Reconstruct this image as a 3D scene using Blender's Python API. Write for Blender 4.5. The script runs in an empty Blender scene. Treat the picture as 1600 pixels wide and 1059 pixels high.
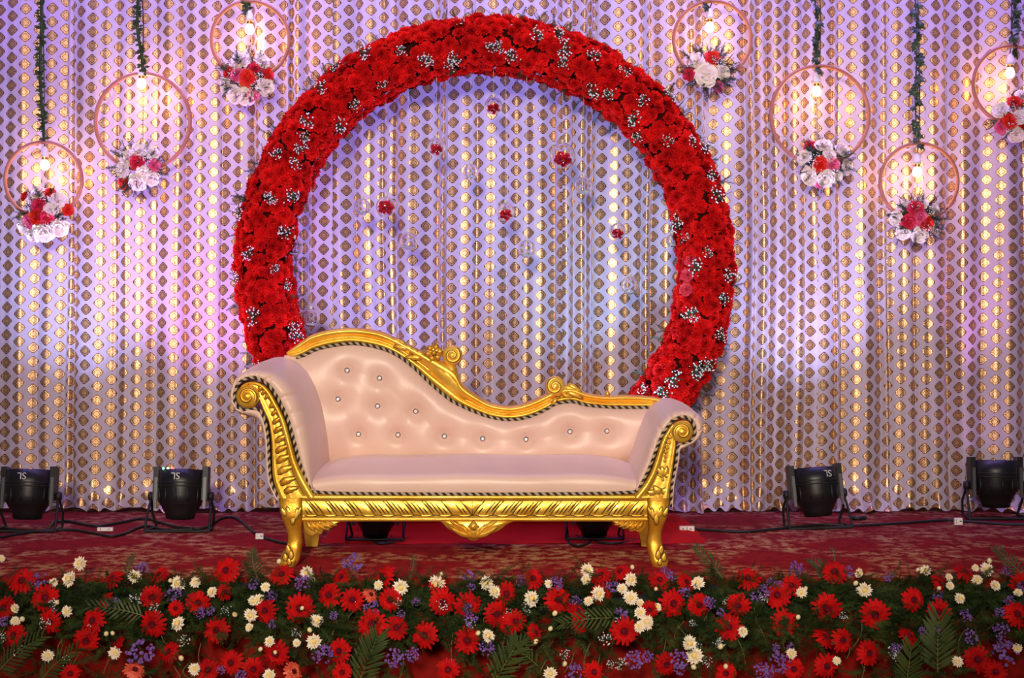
import bpy, math, random
from mathutils import Vector, Matrix
from math import pi, sin, cos, radians as R

rng = random.Random(7)
sc = bpy.context.scene
COL = sc.collection
# ------------------------------------------------------------------ camera
F, CX, CY, CAMZ = 2112.0, 800.0, 529.5, 0.927       # focal length in pixels of a 1600 x 1059 frame
cd = bpy.data.cameras.new('camera'); cam = bpy.data.objects.new('camera', cd); COL.objects.link(cam)
cam.location = (0, 0, CAMZ); cam.rotation_euler = (pi/2, 0, 0)
cd.sensor_fit = 'HORIZONTAL'; cd.sensor_width = 36; cd.lens = 36*F/1600; cd.clip_start = .05
sc.camera = cam
def P(px, py, Y):
    return Vector(((px-CX)/F*Y, Y, CAMZ-(py-CY)/F*Y))
# ------------------------------------------------------------------ light
sc.view_settings.view_transform = 'Standard'; sc.view_settings.look = 'None'
sc.view_settings.exposure = 0.0; sc.view_settings.gamma = 1.0; sc.view_settings.use_curve_mapping = False
w = bpy.data.worlds.new('world'); sc.world = w; w.use_nodes = True
w.node_tree.nodes['Background'].inputs[0].default_value = (.55, .48, .56, 1)
w.node_tree.nodes['Background'].inputs[1].default_value = 0.16
def light(name, kind, loc, aim, power, col, parent=None, **kw):
    l = bpy.data.lights.new(name, kind); l.energy = power; l.color = col
    for k, v in kw.items(): setattr(l, k, v)
    o = bpy.data.objects.new(name, l); COL.objects.link(o)
    loc, aim = Vector(loc), Vector(aim)
    o.rotation_euler = (aim-loc).to_track_quat('-Z', 'Y').to_euler(); o.location = loc
    return o
light('front_spot', 'SPOT', (-.5, -2.2, 2.25), (-.1, 6.6, 1.15), 1760, (1, .84, .67), spot_size=R(48), spot_blend=.9, shadow_soft_size=.30)
light('front_spot', 'SPOT', (2.3, -2.2, 3.0), (0, 6.6, 1.0), 520, (1, .84, .66), spot_size=R(50), spot_blend=.9, shadow_soft_size=.25)
light('front_spot', 'SPOT', (-2.9, -2.0, 3.0), (0, 6.6, 1.0), 420, (1, .86, .70), spot_size=R(50), spot_blend=.9, shadow_soft_size=.25)
light('truss_wash', 'AREA', (0, 5.9, 4.3), (0, 7.3, 1.7), 24, (.55, .36, 1), shape='RECTANGLE', size=7, size_y=.4)
light('truss_wash', 'AREA', (0, 6.75, 3.75), (0, 7.3, 2.0), 78, (.42, .27, 1), shape='RECTANGLE', size=7.5, size_y=.25, spread=R(95))
# ------------------------------------------------------------------ materials
def nd(nt, t, **kw):
    n = nt.nodes.new(t)
    for k, v in kw.items(): setattr(n, k, v)
    return n
def mathn(nt, op, a, b=None, c=None, clamp=False):
    n = nt.nodes.new('ShaderNodeMath'); n.operation = op; n.use_clamp = clamp
    for i, x in enumerate((a, b, c)):
        if x is None: continue
        if isinstance(x, (int, float)): n.inputs[i].default_value = x
        else: nt.links.new(x, n.inputs[i])
    return n.outputs[0]
def mat(name, col, rough=.5, metal=0., col2=None, nscale=30., bump=0., bscale=120., spec=.5, sheen=0., sub=0., emit=None, es=0., trans=0., ior=1.45, coat=0., stretch=None):
    m = bpy.data.materials.new(name); m.use_nodes = True; nt = m.node_tree
    b = nt.nodes['Principled BSDF']
    b.inputs['Base Color'].default_value = (*col, 1); b.inputs['Roughness'].default_value = rough
    b.inputs['Metallic'].default_value = metal; b.inputs['Specular IOR Level'].default_value = spec
    b.inputs['Sheen Weight'].default_value = sheen; b.inputs['IOR'].default_value = ior
    b.inputs['Transmission Weight'].default_value = trans; b.inputs['Coat Weight'].default_value = coat
    if emit: b.inputs['Emission Color'].default_value = (*emit, 1); b.inputs['Emission Strength'].default_value = es
    g = None
    if col2 or bump: g = nd(nt, 'ShaderNodeNewGeometry')
    pos = g.outputs['Position'] if g else None
    if g and stretch:
        mp = nd(nt, 'ShaderNodeMapping'); mp.inputs['Scale'].default_value = stretch
        nt.links.new(pos, mp.inputs[0]); pos = mp.outputs[0]
    if col2:
        n = nd(nt, 'ShaderNodeTexNoise'); n.inputs['Scale'].default_value = nscale; n.inputs['Detail'].default_value = 3
        nt.links.new(pos, n.inputs['Vector'])
        r = nd(nt, 'ShaderNodeValToRGB'); r.color_ramp.elements[0].position = .36; r.color_ramp.elements[1].position = .64
        r.color_ramp.elements[0].color = (*col, 1); r.color_ramp.elements[1].color = (*col2, 1)
        nt.links.new(n.outputs[0], r.inputs[0]); nt.links.new(r.outputs[0], b.inputs['Base Color'])
    if bump:
        n = nd(nt, 'ShaderNodeTexNoise'); n.inputs['Scale'].default_value = bscale; n.inputs['Detail'].default_value = 4
        nt.links.new(pos, n.inputs['Vector'])
        bp = nd(nt, 'ShaderNodeBump'); bp.inputs['Strength'].default_value = bump; bp.inputs['Distance'].default_value = .004
        nt.links.new(n.outputs[0], bp.inputs['Height']); nt.links.new(bp.outputs[0], b.inputs['Normal'])
    return m
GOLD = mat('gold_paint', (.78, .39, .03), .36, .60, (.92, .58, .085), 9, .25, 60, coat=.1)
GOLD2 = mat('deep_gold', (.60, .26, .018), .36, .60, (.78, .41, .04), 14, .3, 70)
PAT = mat('carving_patina', (.035, .018, .004), .6)
SATIN = mat('pink_satin', (.70, .475, .395), .38, 0, (.735, .51, .43), 4, .05, 25, sheen=.15)
BLACKROPE = mat('black_cord', (.012, .010, .010), .6)
CREAMROPE = mat('cream_cord', (.42, .33, .22), .5)
SILVER = mat('silver_button', (.75, .72, .72), .2, 1)
CRYSTAL = mat('crystal', (.95, .95, 1), .05, .3)
DARKMETAL = mat('dark_ring', (.06, .05, .05), .4, .5)
REDCARN = mat('red_carnation', (.50, .003, .005), .7, 0, (.84, .010, .012), 15, .3, 300, spec=.22)
PINKCARN = mat('pink_red_carnation', (.62, .04, .09), .7, 0, (.80, .08, .14), 30, .3, 300, spec=.15)
GYP = mat('white_blossom', (.92, .92, .95), .6)
STEM = mat('dark_stem', (.02, .035, .015), .7)
FERN = mat('fern_green', (.014, .028, .007), .8, 0, (.050, .072, .018), 12, spec=.15)
GREYFERN = mat('grey_fern', (.018, .035, .026), .8, 0, (.050, .072, .056), 15, spec=.15)
PALM = mat('palm_green', (.026, .040, .008), .5, 0, (.050, .068, .014), 9, spec=.25)
MIDRIB = mat('palm_rib', (.10, .11, .03), .5)
IVY = mat('ivy_green', (.012, .035, .012), .4, 0, (.03, .06, .02), 15)
MOSS = mat('moss_green', (.022, .05, .016), .8, 0, (.05, .08, .025), 25)
GERB = mat('red_gerbera', (.30, .002, .003), .7, 0, (.50, .004, .004), 14, .2, 200, spec=.12)
GERBC = mat('gerbera_centre', (.05, .003, .010), .8, 0, (.15, .006, .015), 120, spec=.1)
ORGERB = mat('orange_gerbera', (.60, .06, .03), .55, 0, (.75, .12, .06), 30)
MUM = mat('cream_chrysanthemum', (.82, .70, .52), .6, 0, (.88, .80, .66), 40)
MUMC = mat('chrysanthemum_centre', (.80, .58, .16), .7)
BUD = mat('cream_bud', (.80, .66, .36), .6)
STAT = mat('purple_statice', (.11, .045, .22), .8, 0, (.23, .12, .38), 60, spec=.1)
WOOD = mat('copper_pink_hoop', (.36, .135, .10), .45, 0, (.44, .18, .13), 10, spec=.3)
WHITEP = mat('white_plastic', (.80, .76, .74), .4)
BRASS = mat('brass_cap', (.75, .38, .12), .3, .9)
BULB = mat('lit_bulb', (1, .85, .6), .3, emit=(1, .66, .26), es=9)
ROSEW = mat('white_rose', (.86, .74, .70), .7, 0, (.92, .84, .82), 40, spec=.1)
ROSEP = mat('pink_rose', (.75, .09, .26), .6, 0, (.85, .16, .36), 40)
ROSEC = mat('crimson_rose', (.55, .010, .05), .6, 0, (.70, .03, .09), 40)
ROSER = mat('scarlet_rose', (.65, .012, .008), .6, 0, (.80, .035, .02), 40)
WIRE = mat('white_wire', (.5, .45, .45), .5)
LINE = mat('fishing_line', (.75, .72, .8), .3)
BLACK = mat('black_metal', (.010, .010, .012), .38, .2, spec=.5)
BLACK2 = mat('black_rubber', (.008, .008, .009), .55)
GREYM = mat('worn_edge', (.10, .10, .11), .35, .5)
WHITEINK = mat('white_ink', (.55, .55, .55), .6)
REDCLOTH = mat('red_cloth', (.42, .006, .006), .8, 0, (.50, .010, .008), 5, .3, 15, spec=.1)
STAGERED = mat('red_stage_skirt', (.24, .009, .007), .95, 0, (.29, .012, .009), 10, .2, 300, spec=.08)
FOAM = mat('green_tray', (.012, .025, .01), .8)
PAPER = mat('white_tag', (.80, .76, .72), .6)
def glass_mat():
    m = bpy.data.materials.new('clear_glass'); m.use_nodes = True; b = m.node_tree.nodes['Principled BSDF']
    b.inputs['Base Color'].default_value = (1, 1, 1, 1); b.inputs['Roughness'].default_value = .0
    b.inputs['Transmission Weight'].default_value = 1; b.inputs['IOR'].default_value = 1.45
    return m
GLASS = glass_mat()
def lens_mat(name, c):
    return mat(name, (.1, .1, .1), .2, emit=c, es=6)

def curtain_mat():
    m = bpy.data.materials.new('foil_print_satin'); m.use_nodes = True; nt = m.node_tree
    b = nt.nodes['Principled BSDF']; out = nt.nodes['Material Output']
    uv = nd(nt, 'ShaderNodeUVMap'); uv.uv_map = 'UVMap'
    # a slight wobble of the printed lattice
    sep = nd(nt, 'ShaderNodeSeparateXYZ'); nt.links.new(uv.outputs[0], sep.inputs[0])
    a, bb = .0735, .0745
    angs, dls = [], []
    for s in (0., .5):
        fu = mathn(nt, 'SUBTRACT', mathn(nt, 'FRACT', mathn(nt, 'ADD', mathn(nt, 'DIVIDE', sep.outputs[0], 2*a), s+50)), .5)
        fv = mathn(nt, 'SUBTRACT', mathn(nt, 'FRACT', mathn(nt, 'ADD', mathn(nt, 'DIVIDE', sep.outputs[1], bb), s+50)), .5)
        x = mathn(nt, 'MULTIPLY', fu, 2*a); y = mathn(nt, 'MULTIPLY', fv, bb)
        ang = mathn(nt, 'ARCTAN2', y, x)
        sca = mathn(nt, 'MULTIPLY', mathn(nt, 'COSINE', mathn(nt, 'MULTIPLY', ang, 12.)), .045)
        ax = mathn(nt, 'POWER', mathn(nt, 'DIVIDE', mathn(nt, 'ABSOLUTE', x),   .0325), 1.17)
        ay = mathn(nt, 'POWER', mathn(nt, 'DIVIDE', mathn(nt, 'ABSOLUTE', y), .0312), 1.17)
        d = mathn(nt, 'ADD', mathn(nt, 'ADD', ax, ay), sca)
        dls.append(d); angs.append(ang)
    d = mathn(nt, 'MINIMUM', dls[0], dls[1])
    mask = mathn(nt, 'LESS_THAN', d, 1.0)
    inner = mathn(nt, 'LESS_THAN', d, .80)
    # filigree inside the motif: petal lines and a scalloped ring of dark print, foil between them
    am = mathn(nt, 'GREATER_THAN', dls[0], dls[1])
    ang = mathn(nt, 'ADD', mathn(nt, 'MULTIPLY', angs[0], mathn(nt, 'SUBTRACT', 1., am)), mathn(nt, 'MULTIPLY', angs[1], am))
    petal = mathn(nt, 'LESS_THAN', mathn(nt, 'ABSOLUTE', mathn(nt, 'SINE', mathn(nt, 'MULTIPLY', ang, 4.))), .26)
    dw = mathn(nt, 'ADD', d, mathn(nt, 'MULTIPLY', mathn(nt, 'COSINE', mathn(nt, 'MULTIPLY', ang, 8.)), .10))
    ringl = mathn(nt, 'LESS_THAN', mathn(nt, 'ABSOLUTE', mathn(nt, 'SUBTRACT', dw, .46)), .07)
    lines = mathn(nt, 'MAXIMUM', petal, ringl)
    gold = mathn(nt, 'MULTIPLY', inner, mathn(nt, 'SUBTRACT', 1., lines))
    no = nd(nt, 'ShaderNodeTexNoise'); no.inputs['Scale'].default_value = 3; nt.links.new(uv.outputs[0], no.inputs['Vector'])
    # cloth
    b.inputs['Base Color'].default_value = (.43, .365, .455, 1); b.inputs['Roughness'].default_value = .55
    b.inputs['Sheen Weight'].default_value = .2
    # foil
    g = nd(nt, 'ShaderNodeBsdfPrincipled'); g.inputs['Metallic'].default_value = .72; g.inputs['Roughness'].default_value = .34
    mc = nd(nt, 'ShaderNodeMix', data_type='RGBA')
    nt.links.new(gold, mc.inputs['Factor'])
    mc.inputs['A'].default_value = (.17, .08, .06, 1); mc.inputs['B'].default_value = (.78, .49, .245, 1)
    nt.links.new(mc.outputs['Result'], g.inputs['Base Color'])
    # foil crinkle
    n2 = nd(nt, 'ShaderNodeTexNoise'); n2.inputs['Scale'].default_value = 40; n2.inputs['Detail'].default_value = 3
    mp = nd(nt, 'ShaderNodeMapping'); mp.inputs['Scale'].default_value = (1.6, .35, 1); nt.links.new(uv.outputs[0], mp.inputs[0]); nt.links.new(mp.outputs[0], n2.inputs['Vector'])
    bp = nd(nt, 'ShaderNodeBump'); bp.inputs['Strength'].default_value = .35; bp.inputs['Distance'].default_value = .004
    nt.links.new(n2.outputs[0], bp.inputs['Height']); nt.links.new(bp.outputs[0], g.inputs['Normal'])
    mx = nd(nt, 'ShaderNodeMixShader'); nt.links.new(mask, mx.inputs[0]); nt.links.new(b.outputs[0], mx.inputs[1]); nt.links.new(g.outputs[0], mx.inputs[2])
    nt.links.new(mx.outputs[0], out.inputs[0])
    return m
CURT = curtain_mat()

def carpet_mat():
    m = bpy.data.materials.new('red_veined_carpet'); m.use_nodes = True; nt = m.node_tree
    b = nt.nodes['Principled BSDF']; b.inputs['Roughness'].default_value = .95; b.inputs['Specular IOR Level'].default_value = .1
    g = nd(nt, 'ShaderNodeNewGeometry')
    nz = nd(nt, 'ShaderNodeTexNoise'); nz.inputs['Scale'].default_value = 5; nz.inputs['Detail'].default_value = 4; nt.links.new(g.outputs['Position'], nz.inputs['Vector'])
    ad = nd(nt, 'ShaderNodeVectorMath', operation='MULTIPLY_ADD'); ad.inputs[1].default_value = (.30, .30, 0); nt.links.new(nz.outputs['Color'], ad.inputs[0]); nt.links.new(g.outputs['Position'], ad.inputs[2])
    vo = nd(nt, 'ShaderNodeTexVoronoi', feature='DISTANCE_TO_EDGE'); vo.inputs['Scale'].default_value = 2.0; nt.links.new(ad.outputs[0], vo.inputs['Vector'])
    n2 = nd(nt, 'ShaderNodeTexNoise'); n2.inputs['Scale'].default_value = 16; n2.inputs['Detail'].default_value = 5; n2.inputs['Roughness'].default_value = .7; nt.links.new(g.outputs['Position'], n2.inputs['Vector'])
    br = mathn(nt, 'MULTIPLY', mathn(nt, 'SUBTRACT', .20, vo.outputs['Distance']), 7, clamp=True)
    sp = mathn(nt, 'MULTIPLY', mathn(nt, 'SUBTRACT', n2.outputs[0], .47), 8, clamp=True)
    fac = mathn(nt, 'MULTIPLY', br, sp)
    mx = nd(nt, 'ShaderNodeMix', data_type='RGBA'); nt.links.new(fac, mx.inputs['Factor'])
    r = nd(nt, 'ShaderNodeValToRGB'); r.color_ramp.elements[0].position = .4; r.color_ramp.elements[1].position = .6
    r.color_ramp.elements[0].color = (.145, .006, .010, 1); r.color_ramp.elements[1].color = (.23, .011, .013, 1); nt.links.new(n2.outputs[0], r.inputs[0])
    nt.links.new(r.outputs[0], mx.inputs['A']); mx.inputs['B'].default_value = (.34, .17, .085, 1)
    nt.links.new(mx.outputs['Result'], b.inputs['Base Color'])
    return m
CARPET = carpet_mat()

# ------------------------------------------------------------------ mesh helpers
def spline(pts, n):
    """Catmull-Rom through pts (tuples of any length), n samples."""
    k = len(pts); out = []
    for i in range(n):
        t = i*(k-1)/(n-1); j = min(int(t), k-2); t -= j
        p0, p1, p2, p3 = pts[max(j-1, 0)], pts[j], pts[j+1], pts[min(j+2, k-1)]
        out.append(tuple(.5*((2*b)+(-a+c)*t+(2*a-5*b+4*c-d)*t*t+(-a+3*b-3*c+d)*t**3) for a, b, c, d in zip(p0, p1, p2, p3)))
    return out
class M:
    def __init__(s): s.v = []; s.f = []; s.m = []
    def add(s, vs, fs, mi=0):
        o = len(s.v); s.v.extend(Vector(v) for v in vs)
        s.f.extend(tuple(i+o for i in f) for f in fs); s.m.extend([mi]*len(fs)); return s
    def grid(s, rows, mi=0, closed=False, flip=False):
        n, k = len(rows), len(rows[0]); vs = [p for r in rows for p in r]; fs = []
        for i in range(n-1):
            for j in range(k if closed else k-1):
                q = (i*k+j, i*k+(j+1) % k, (i+1)*k+(j+1) % k, (i+1)*k+j)
                fs.append(q[::-1] if flip else q)
        return s.add(vs, fs, mi)
    def tube(s, pts, r, k=6, mi=0, caps=True):
        pts = [Vector(p) for p in pts]; n = len(pts); rows = []
        rr = r if isinstance(r, (list, tuple)) else [r]*n
        t0 = (pts[1]-pts[0]).normalized(); up = Vector((0, 0, 1)) if abs(t0.z) < .9 else Vector((1, 0, 0))
        a = t0.cross(up).normalized()
        for i, p in enumerate(pts):
            t = (pts[min(i+1, n-1)]-pts[max(i-1, 0)])
            t = t.normalized() if t.length > 1e-9 else t0
            a = (a-t*a.dot(t)); a = a.normalized() if a.length > 1e-6 else t.orthogonal().normalized()
            b = t.cross(a)
            rows.append([p+(a*cos(2*pi*j/k)+b*sin(2*pi*j/k))*rr[i] for j in range(k)])
        s.grid(rows, mi, closed=True)
        if caps:
            s.add(rows[0], [tuple(range(k))[::-1]], mi); s.add(rows[-1], [tuple(range(k))], mi)
        return s
    def lathe(s, prof, k=20, mi=0, mtx=None):
        rows = [[Vector((r*cos(2*pi*j/k), r*sin(2*pi*j/k), z)) for j in range(k)] for r, z in prof]
        if mtx: rows = [[mtx @ p for p in r] for r in rows]
        return s.grid(rows, mi, closed=True)
    def box(s, lo, hi, mi=0, mtx=None):
        x0, y0, z0 = lo; x1, y1, z1 = hi
        vs = [Vector(p) for p in ((x0,y0,z0),(x1,y0,z0),(x1,y1,z0),(x0,y1,z0),(x0,y0,z1),(x1,y0,z1),(x1,y1,z1),(x0,y1,z1))]
        if mtx: vs = [mtx @ v for v in vs]
        return s.add(vs, [(3,2,1,0),(4,5,6,7),(0,1,5,4),(1,2,6,5),(2,3,7,6),(3,0,4,7)], mi)
    def blob(s, c, r, mi=0, k=8, n=5, mtx=None):
        rx, ry, rz = r if isinstance(r, (tuple, list)) else (r, r, r)
        rows = [[Vector((rx*sin(pi*i/n)*cos(2*pi*j/k), ry*sin(pi*i/n)*sin(2*pi*j/k), rz*cos(pi*i/n))) for j in range(k)] for i in range(n+1)]
        if mtx: rows = [[mtx @ p for p in q] for q in rows]
        rows = [[p+Vector(c) for p in q] for q in rows]
        return s.grid(rows, mi, closed=True, flip=True)
    def octa(s, c, r, mi=0):
        c = Vector(c); vs = [c+Vector(d)*r for d in ((1,0,0),(-1,0,0),(0,1,0),(0,-1,0),(0,0,1),(0,0,-1))]
        return s.add(vs, [(0,2,4),(2,1,4),(1,3,4),(3,0,4),(2,0,5),(1,2,5),(3,1,5),(0,3,5)], mi)
    def pad(s, outline, depth, n_in=3, dome=.5, mi=0, back=0.0, line=None, lmi=1):
        """A raised, domed carving: outline in world points facing -Y, raised by depth."""
        o = [Vector(p) for p in outline]; c = sum(o, Vector())/len(o); k = len(o)
        rows = [[p+Vector((0, back, 0)) for p in o], [p-Vector((0, depth*(1-dome), 0)) for p in o]]
        for i in range(1, n_in+1):
            q = 1-i/(n_in+.15)
            rows.append([c+(p-c)*q-Vector((0, depth*(1-dome*q*q), 0)) for p in o])
        s.grid(rows, mi, closed=True)
        s.add(rows[-1], [tuple(range(k))], mi)
        if line: s.tube([p-Vector((0, depth*.15, 0)) for p in o]+[o[0]-Vector((0, depth*.15, 0))], line, 4, lmi, False)
        return s
    def mesh(s, name, mats, smooth=True, org=Vector()):
        me = bpy.data.meshes.new(name)
        me.from_pydata([tuple(v-org) for v in s.v], [], s.f)
        for m in (mats if isinstance(mats, (list, tuple)) else [mats]): me.materials.append(m)
        me.polygons.foreach_set('material_index', s.m)
        me.polygons.foreach_set('use_smooth', [smooth]*len(s.f)); me.update()
        return me
    def build(s, name, mats, parent=None, smooth=True, org=None):
        """links the collected shapes as ONE object; coordinates are given in world space"""
        base = worldloc(parent); o_ = Vector(org) if org is not None else base
        ob = bpy.data.objects.new(name, s.mesh(name, mats, smooth, o_)); COL.objects.link(ob)
        if parent: ob.parent = parent
        ob.location = o_-base
        return ob
def worldloc(o):
    v = Vector()
    while o is not None: v += o.location; o = o.parent
    return v
def tag(o, label=None, cat=None, group=None, kind=None):
    for k, v in (('label', label), ('category', cat), ('group', group), ('kind', kind)):
        if v: o[k] = v
    return o
def empty(name, loc, label=None, cat=None, group=None):
    o = bpy.data.objects.new(name, None); COL.objects.link(o); o.location = loc; o.empty_display_size = .05
    return tag(o, label, cat, group)
def put(name, mesh, mtx, parent=None):
    o = bpy.data.objects.new(name, mesh); COL.objects.link(o)
    if parent: o.parent = parent; mtx = Matrix.Translation(-worldloc(parent)) @ mtx
    o.matrix_basis = mtx; return o
def frame(loc, z, scale=1., spin=0.):
    """matrix with local +Z along z"""
    q = Vector(z).normalized().to_track_quat('Z', 'Y')
    return Matrix.Translation(loc) @ q.to_matrix().to_4x4() @ Matrix.Rotation(spin, 4, 'Z') @ Matrix.Scale(scale, 4)
def merge(items):
    """items: (M, matrix) -> one M"""
    out = M()
    for m, t in items:
        o = len(out.v); out.v.extend(t @ v for v in m.v); out.f.extend(tuple(i+o for i in f) for f in m.f); out.m.extend(m.m)
    return out
def px(pts, Y): return [P(x, y, Y) for x, y in pts]

# ------------------------------------------------------------------ the setting
YC = 7.30
fl = M().box((-4.6, 5.27, -.05), (4.6, 8.2, 0)).build('floor', CARPET); tag(fl, kind='structure')
sk = M()
sk.grid([[Vector((x, 5.258+.004*sin(x*9)+.003*sin(x*23), z)) for x in [i*.05-4.6 for i in range(185)]] for z in (-.75, -.3, -.003)])
sk = sk.build('trim_1', STAGERED); tag(sk, 'plain red carpet skirt on the stage front', kind='structure')
gr = M().box((-6, -4, -.80), (6, 5.24, -.75)).build('ground', mat('hall_floor', (.10, .05, .045), .7)); tag(gr, kind='structure')

# ------------------------------------------------------------------ curtain
def build_curtain():
    root = empty('backdrop_curtain', (0, YC, 0), 'tall pleated lilac backdrop curtain printed with gold foil motifs', 'curtain')
    r = random.Random(11)
    X0, X1 = -3.9, 3.9
    bd = [X0]
    while bd[-1] < X1: bd.append(bd[-1]+r.choice([.045, .07, .10, .15, .19, .23, .27])+r.uniform(-.012, .012))
    amp = [r.uniform(.014, .064) for _ in bd]; skew = [r.uniform(.22, .78) for _ in bd]
    off = [r.uniform(-.010, .012) for _ in bd]; pw = [r.uniform(.45, 1.2) for _ in bd]
    import bisect
    def depth(x, z):
        x = x+.010*sin(1.3*z+x*2.1)+.006*sin(3.1*z+x*5)
        i = max(0, min(bisect.bisect_right(bd, x)-1, len(bd)-2)); t = (x-bd[i])/(bd[i+1]-bd[i]); t = min(max(t, 0), 1)
        sk_ = skew[i]; q = t/(2*sk_) if t < sk_ else 1-(1-t)/(2*(1-sk_))
        d = amp[i]*(max(sin(pi*q), 0)**pw[i])
        e = t*t*(3-2*t); d += off[i]*(1-e)+off[i+1]*e
        d += .0015*sin(x*105+sin(x*9)*2)+.0028*sin(x*47+z*.5)
        return d
    zs = [0, .012, .03, .05, .075, .10, .14, .2]+[.2+i*.1 for i in range(1, 32)]
    cuts = [X0, -2.36, -.98, .27, 1.62, X1]
    N = 2700
    for pi_ in range(5):
        xa, xb = cuts[pi_], cuts[pi_+1]+.02
        n = int(N*(xb-xa)/(X1-X0)); xs = [xa+(xb-xa)*i/(n-1) for i in range(n)]
        u = [0.]
        for i in range(1, n):
            u.append(u[-1]+math.hypot(xs[i]-xs[i-1], depth(xs[i], 1.2)-depth(xs[i-1], 1.2)))
        u0 = r.uniform(0, .2); v0 = r.uniform(0, .07); sl = r.uniform(.012, .028); sl2 = r.uniform(-.012, .012)
        rows, uvs = [], []
        dz = -.004 if pi_ % 2 else 0
        for z in zs:
            row = []
            for i, x in enumerate(xs):
                d = depth(x, z)*(1+.25*(2.2-z)/2.2*.6)
                zz = z; 
                if z < .2:       # the hem crumples onto the carpet
                    k = (1-z/.2)**2; d += k*(.035+.035*sin(x*7+1)+.022*sin(x*31+sin(x*13)*2)+.012*sin(x*83)); zz = max(z-.0, .004)+k*.010*(1+sin(x*52+sin(x*17)*3))
                row.append(Vector((x, YC-d+dz, zz))); uvs.append((u0+u[i]-sl*z+sl2*sin(x*1.7), z+v0+.010*sin(x*1.1+pi_)+.004*sin(x*11)))
            rows.append(row)
        m = M().grid(rows); ob = m.build('curtain_panel', CURT, root)
        uvl = ob.data.uv_layers.new(name='UVMap'); idx = [0]*len(ob.data.loops); ob.data.loops.foreach_get('vertex_index', idx)
        flat = [c for i in idx for c in uvs[i]]; uvl.data.foreach_set('uv', flat)
    rod = M().tube([(-4, YC+.03, 3.42), (4, YC+.03, 3.42)], .025, 10).build('curtain_rod', BLACK, root)
build_curtain()

# ------------------------------------------------------------------ flower meshes
def fluffy_m(seed, r=.042, n=30, ruf=.16, edge=5, flat=1., wide=.62):
    """a full double flower: n ruffled fan petals, upright in the middle and spread outside"""
    q = random.Random(seed); m = M()
    for i in range(n):
        f = math.sqrt((i+.5)/n); a = i*2.39996+q.uniform(-.2, .2); tilt = f*1.50*flat
        L = r*(.62+.40*f)*q.uniform(.9, 1.1); d = Vector((cos(a)*sin(tilt), sin(a)*sin(tilt), cos(tilt))); t = Vector((-sin(a), cos(a), 0)); up = d.cross(t)*-1
        b = Vector((cos(a)*r*.10*f, sin(a)*r*.10*f, -r*.25*(1-f)*0)); w_ = r*wide*q.uniform(.8, 1.1); vs = [b]
        for k in range(edge):
            u = 2*k/(edge-1)-1; vs.append(b+d*L*(1-.22*u*u+q.uniform(-ruf, ruf)*.5)+t*w_*u*.5+up*(r*ruf*(1 if k % 2 else -1)*q.uniform(.5, 1)))
        m.add(vs, [(0, k+1, k+2) for k in range(edge-1)])
    return m
CARN = [fluffy_m(i, .0365, 30, .15) for i in range(4)]
CARN_ME = [c.mesh('carnation', REDCARN, False) for c in CARN]; CARN_PK = CARN[0].mesh('carnation', PINKCARN)
def gyp_m(seed, n=26, sp=.040, dot=.0041):
    q = random.Random(seed); m = M()
    for i in range(n):
        a = q.uniform(0, 2*pi); rr = sp*math.sqrt(q.random()); p = Vector((cos(a)*rr, sin(a)*rr*.8, .042+q.uniform(-.006, .014)))
        m.octa(p, dot*q.uniform(.6, 1.15), 0)
        m.tube([(p.x*.25, p.y*.25, .0), p*.96], .0009, 3, 1, False)
    for i in range(16):
        a = q.uniform(0, 2*pi); rr = sp*q.uniform(.3, 1.0); d = Vector((cos(a), sin(a), .3))
        b = Vector((cos(a)*rr*.2, sin(a)*rr*.2, .036)); s_ = Vector((-sin(a), cos(a), 0))*.003
        m.add([b-s_, b+s_, b+d*rr*.9], [(0, 1, 2)], 1)
    return m
GYPM = [gyp_m(40+i) for i in range(4)]; GYP_ME = [g.mesh('gypsophila', [GYP, STEM], False) for g in GYPM]
def fern_m(seed, L=.12, n=26, nl=.028, wd=.0013, droop=.3, up=.9):
    q = random.Random(seed); m = M(); bend = q.uniform(-.25, .25)
    f = lambda t: Vector((bend*L*t*t, -droop*L*t*t, L*t))
    m.tube([f(i/5) for i in range(6)], .0009, 3, 0, False)
    for i in range(n):
        t = .1+.9*i/n; b = f(t); l = nl*(1.1-t*.75)*q.uniform(.7, 1.2)
        for s_ in (-1, 1):
            d = Vector((s_*q.uniform(.5, 1), q.uniform(-.5, .5), q.uniform(.2, up))).normalized()
            w_ = d.cross(Vector((0, 1, 0))).normalized()*wd
            m.add([b-w_, b+w_, b+d*l], [(0, 1, 2)])
            for kk in range(2):
                bb = b+d*l*(.35+.3*kk); d2 = (d+Vector((q.uniform(-1, 1), q.uniform(-1, 1), q.uniform(-.4, 1)))).normalized()
                m.add([bb-w_*.8, bb+w_*.8, bb+d2*l*.5], [(0, 1, 2)])
    return m
FERNS = [fern_m(60+i) for i in range(6)]
def rose_m(seed, r=.04):
    q = random.Random(seed); m = M()
    for (rad, z0, z1, n) in ((1.0, -.25, .15, 8), (.84, -.15, .42, 7), (.64, .0, .60, 6), (.42, .1, .70, 5), (.22, .2, .72, 4)):
        k = n*3; ph = q.uniform(0, 6); rows = [[], [], []]
        for j in range(k):
            a = ph+2*pi*j/k; lob = .86+.14*abs(sin(n*(a-ph)/2))+q.uniform(-.04, .04)
            rows[0].append(Vector((cos(a)*rad*.35*r, sin(a)*rad*.35*r, z0*r)))
            rows[1].append(Vector((cos(a)*rad*.82*lob*r, sin(a)*rad*.82*lob*r, (z0+(z1-z0)*.6)*r)))
            rows[2].append(Vector((cos(a)*rad*lob*r, sin(a)*rad*lob*r, (z1+q.uniform(-.06, .10))*r)))
        m.grid(rows, closed=True)
    return m
ROSES = [fluffy_m(80+i, .041, 26, .08, 5, 1.08, .95) for i in range(3)]
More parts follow.
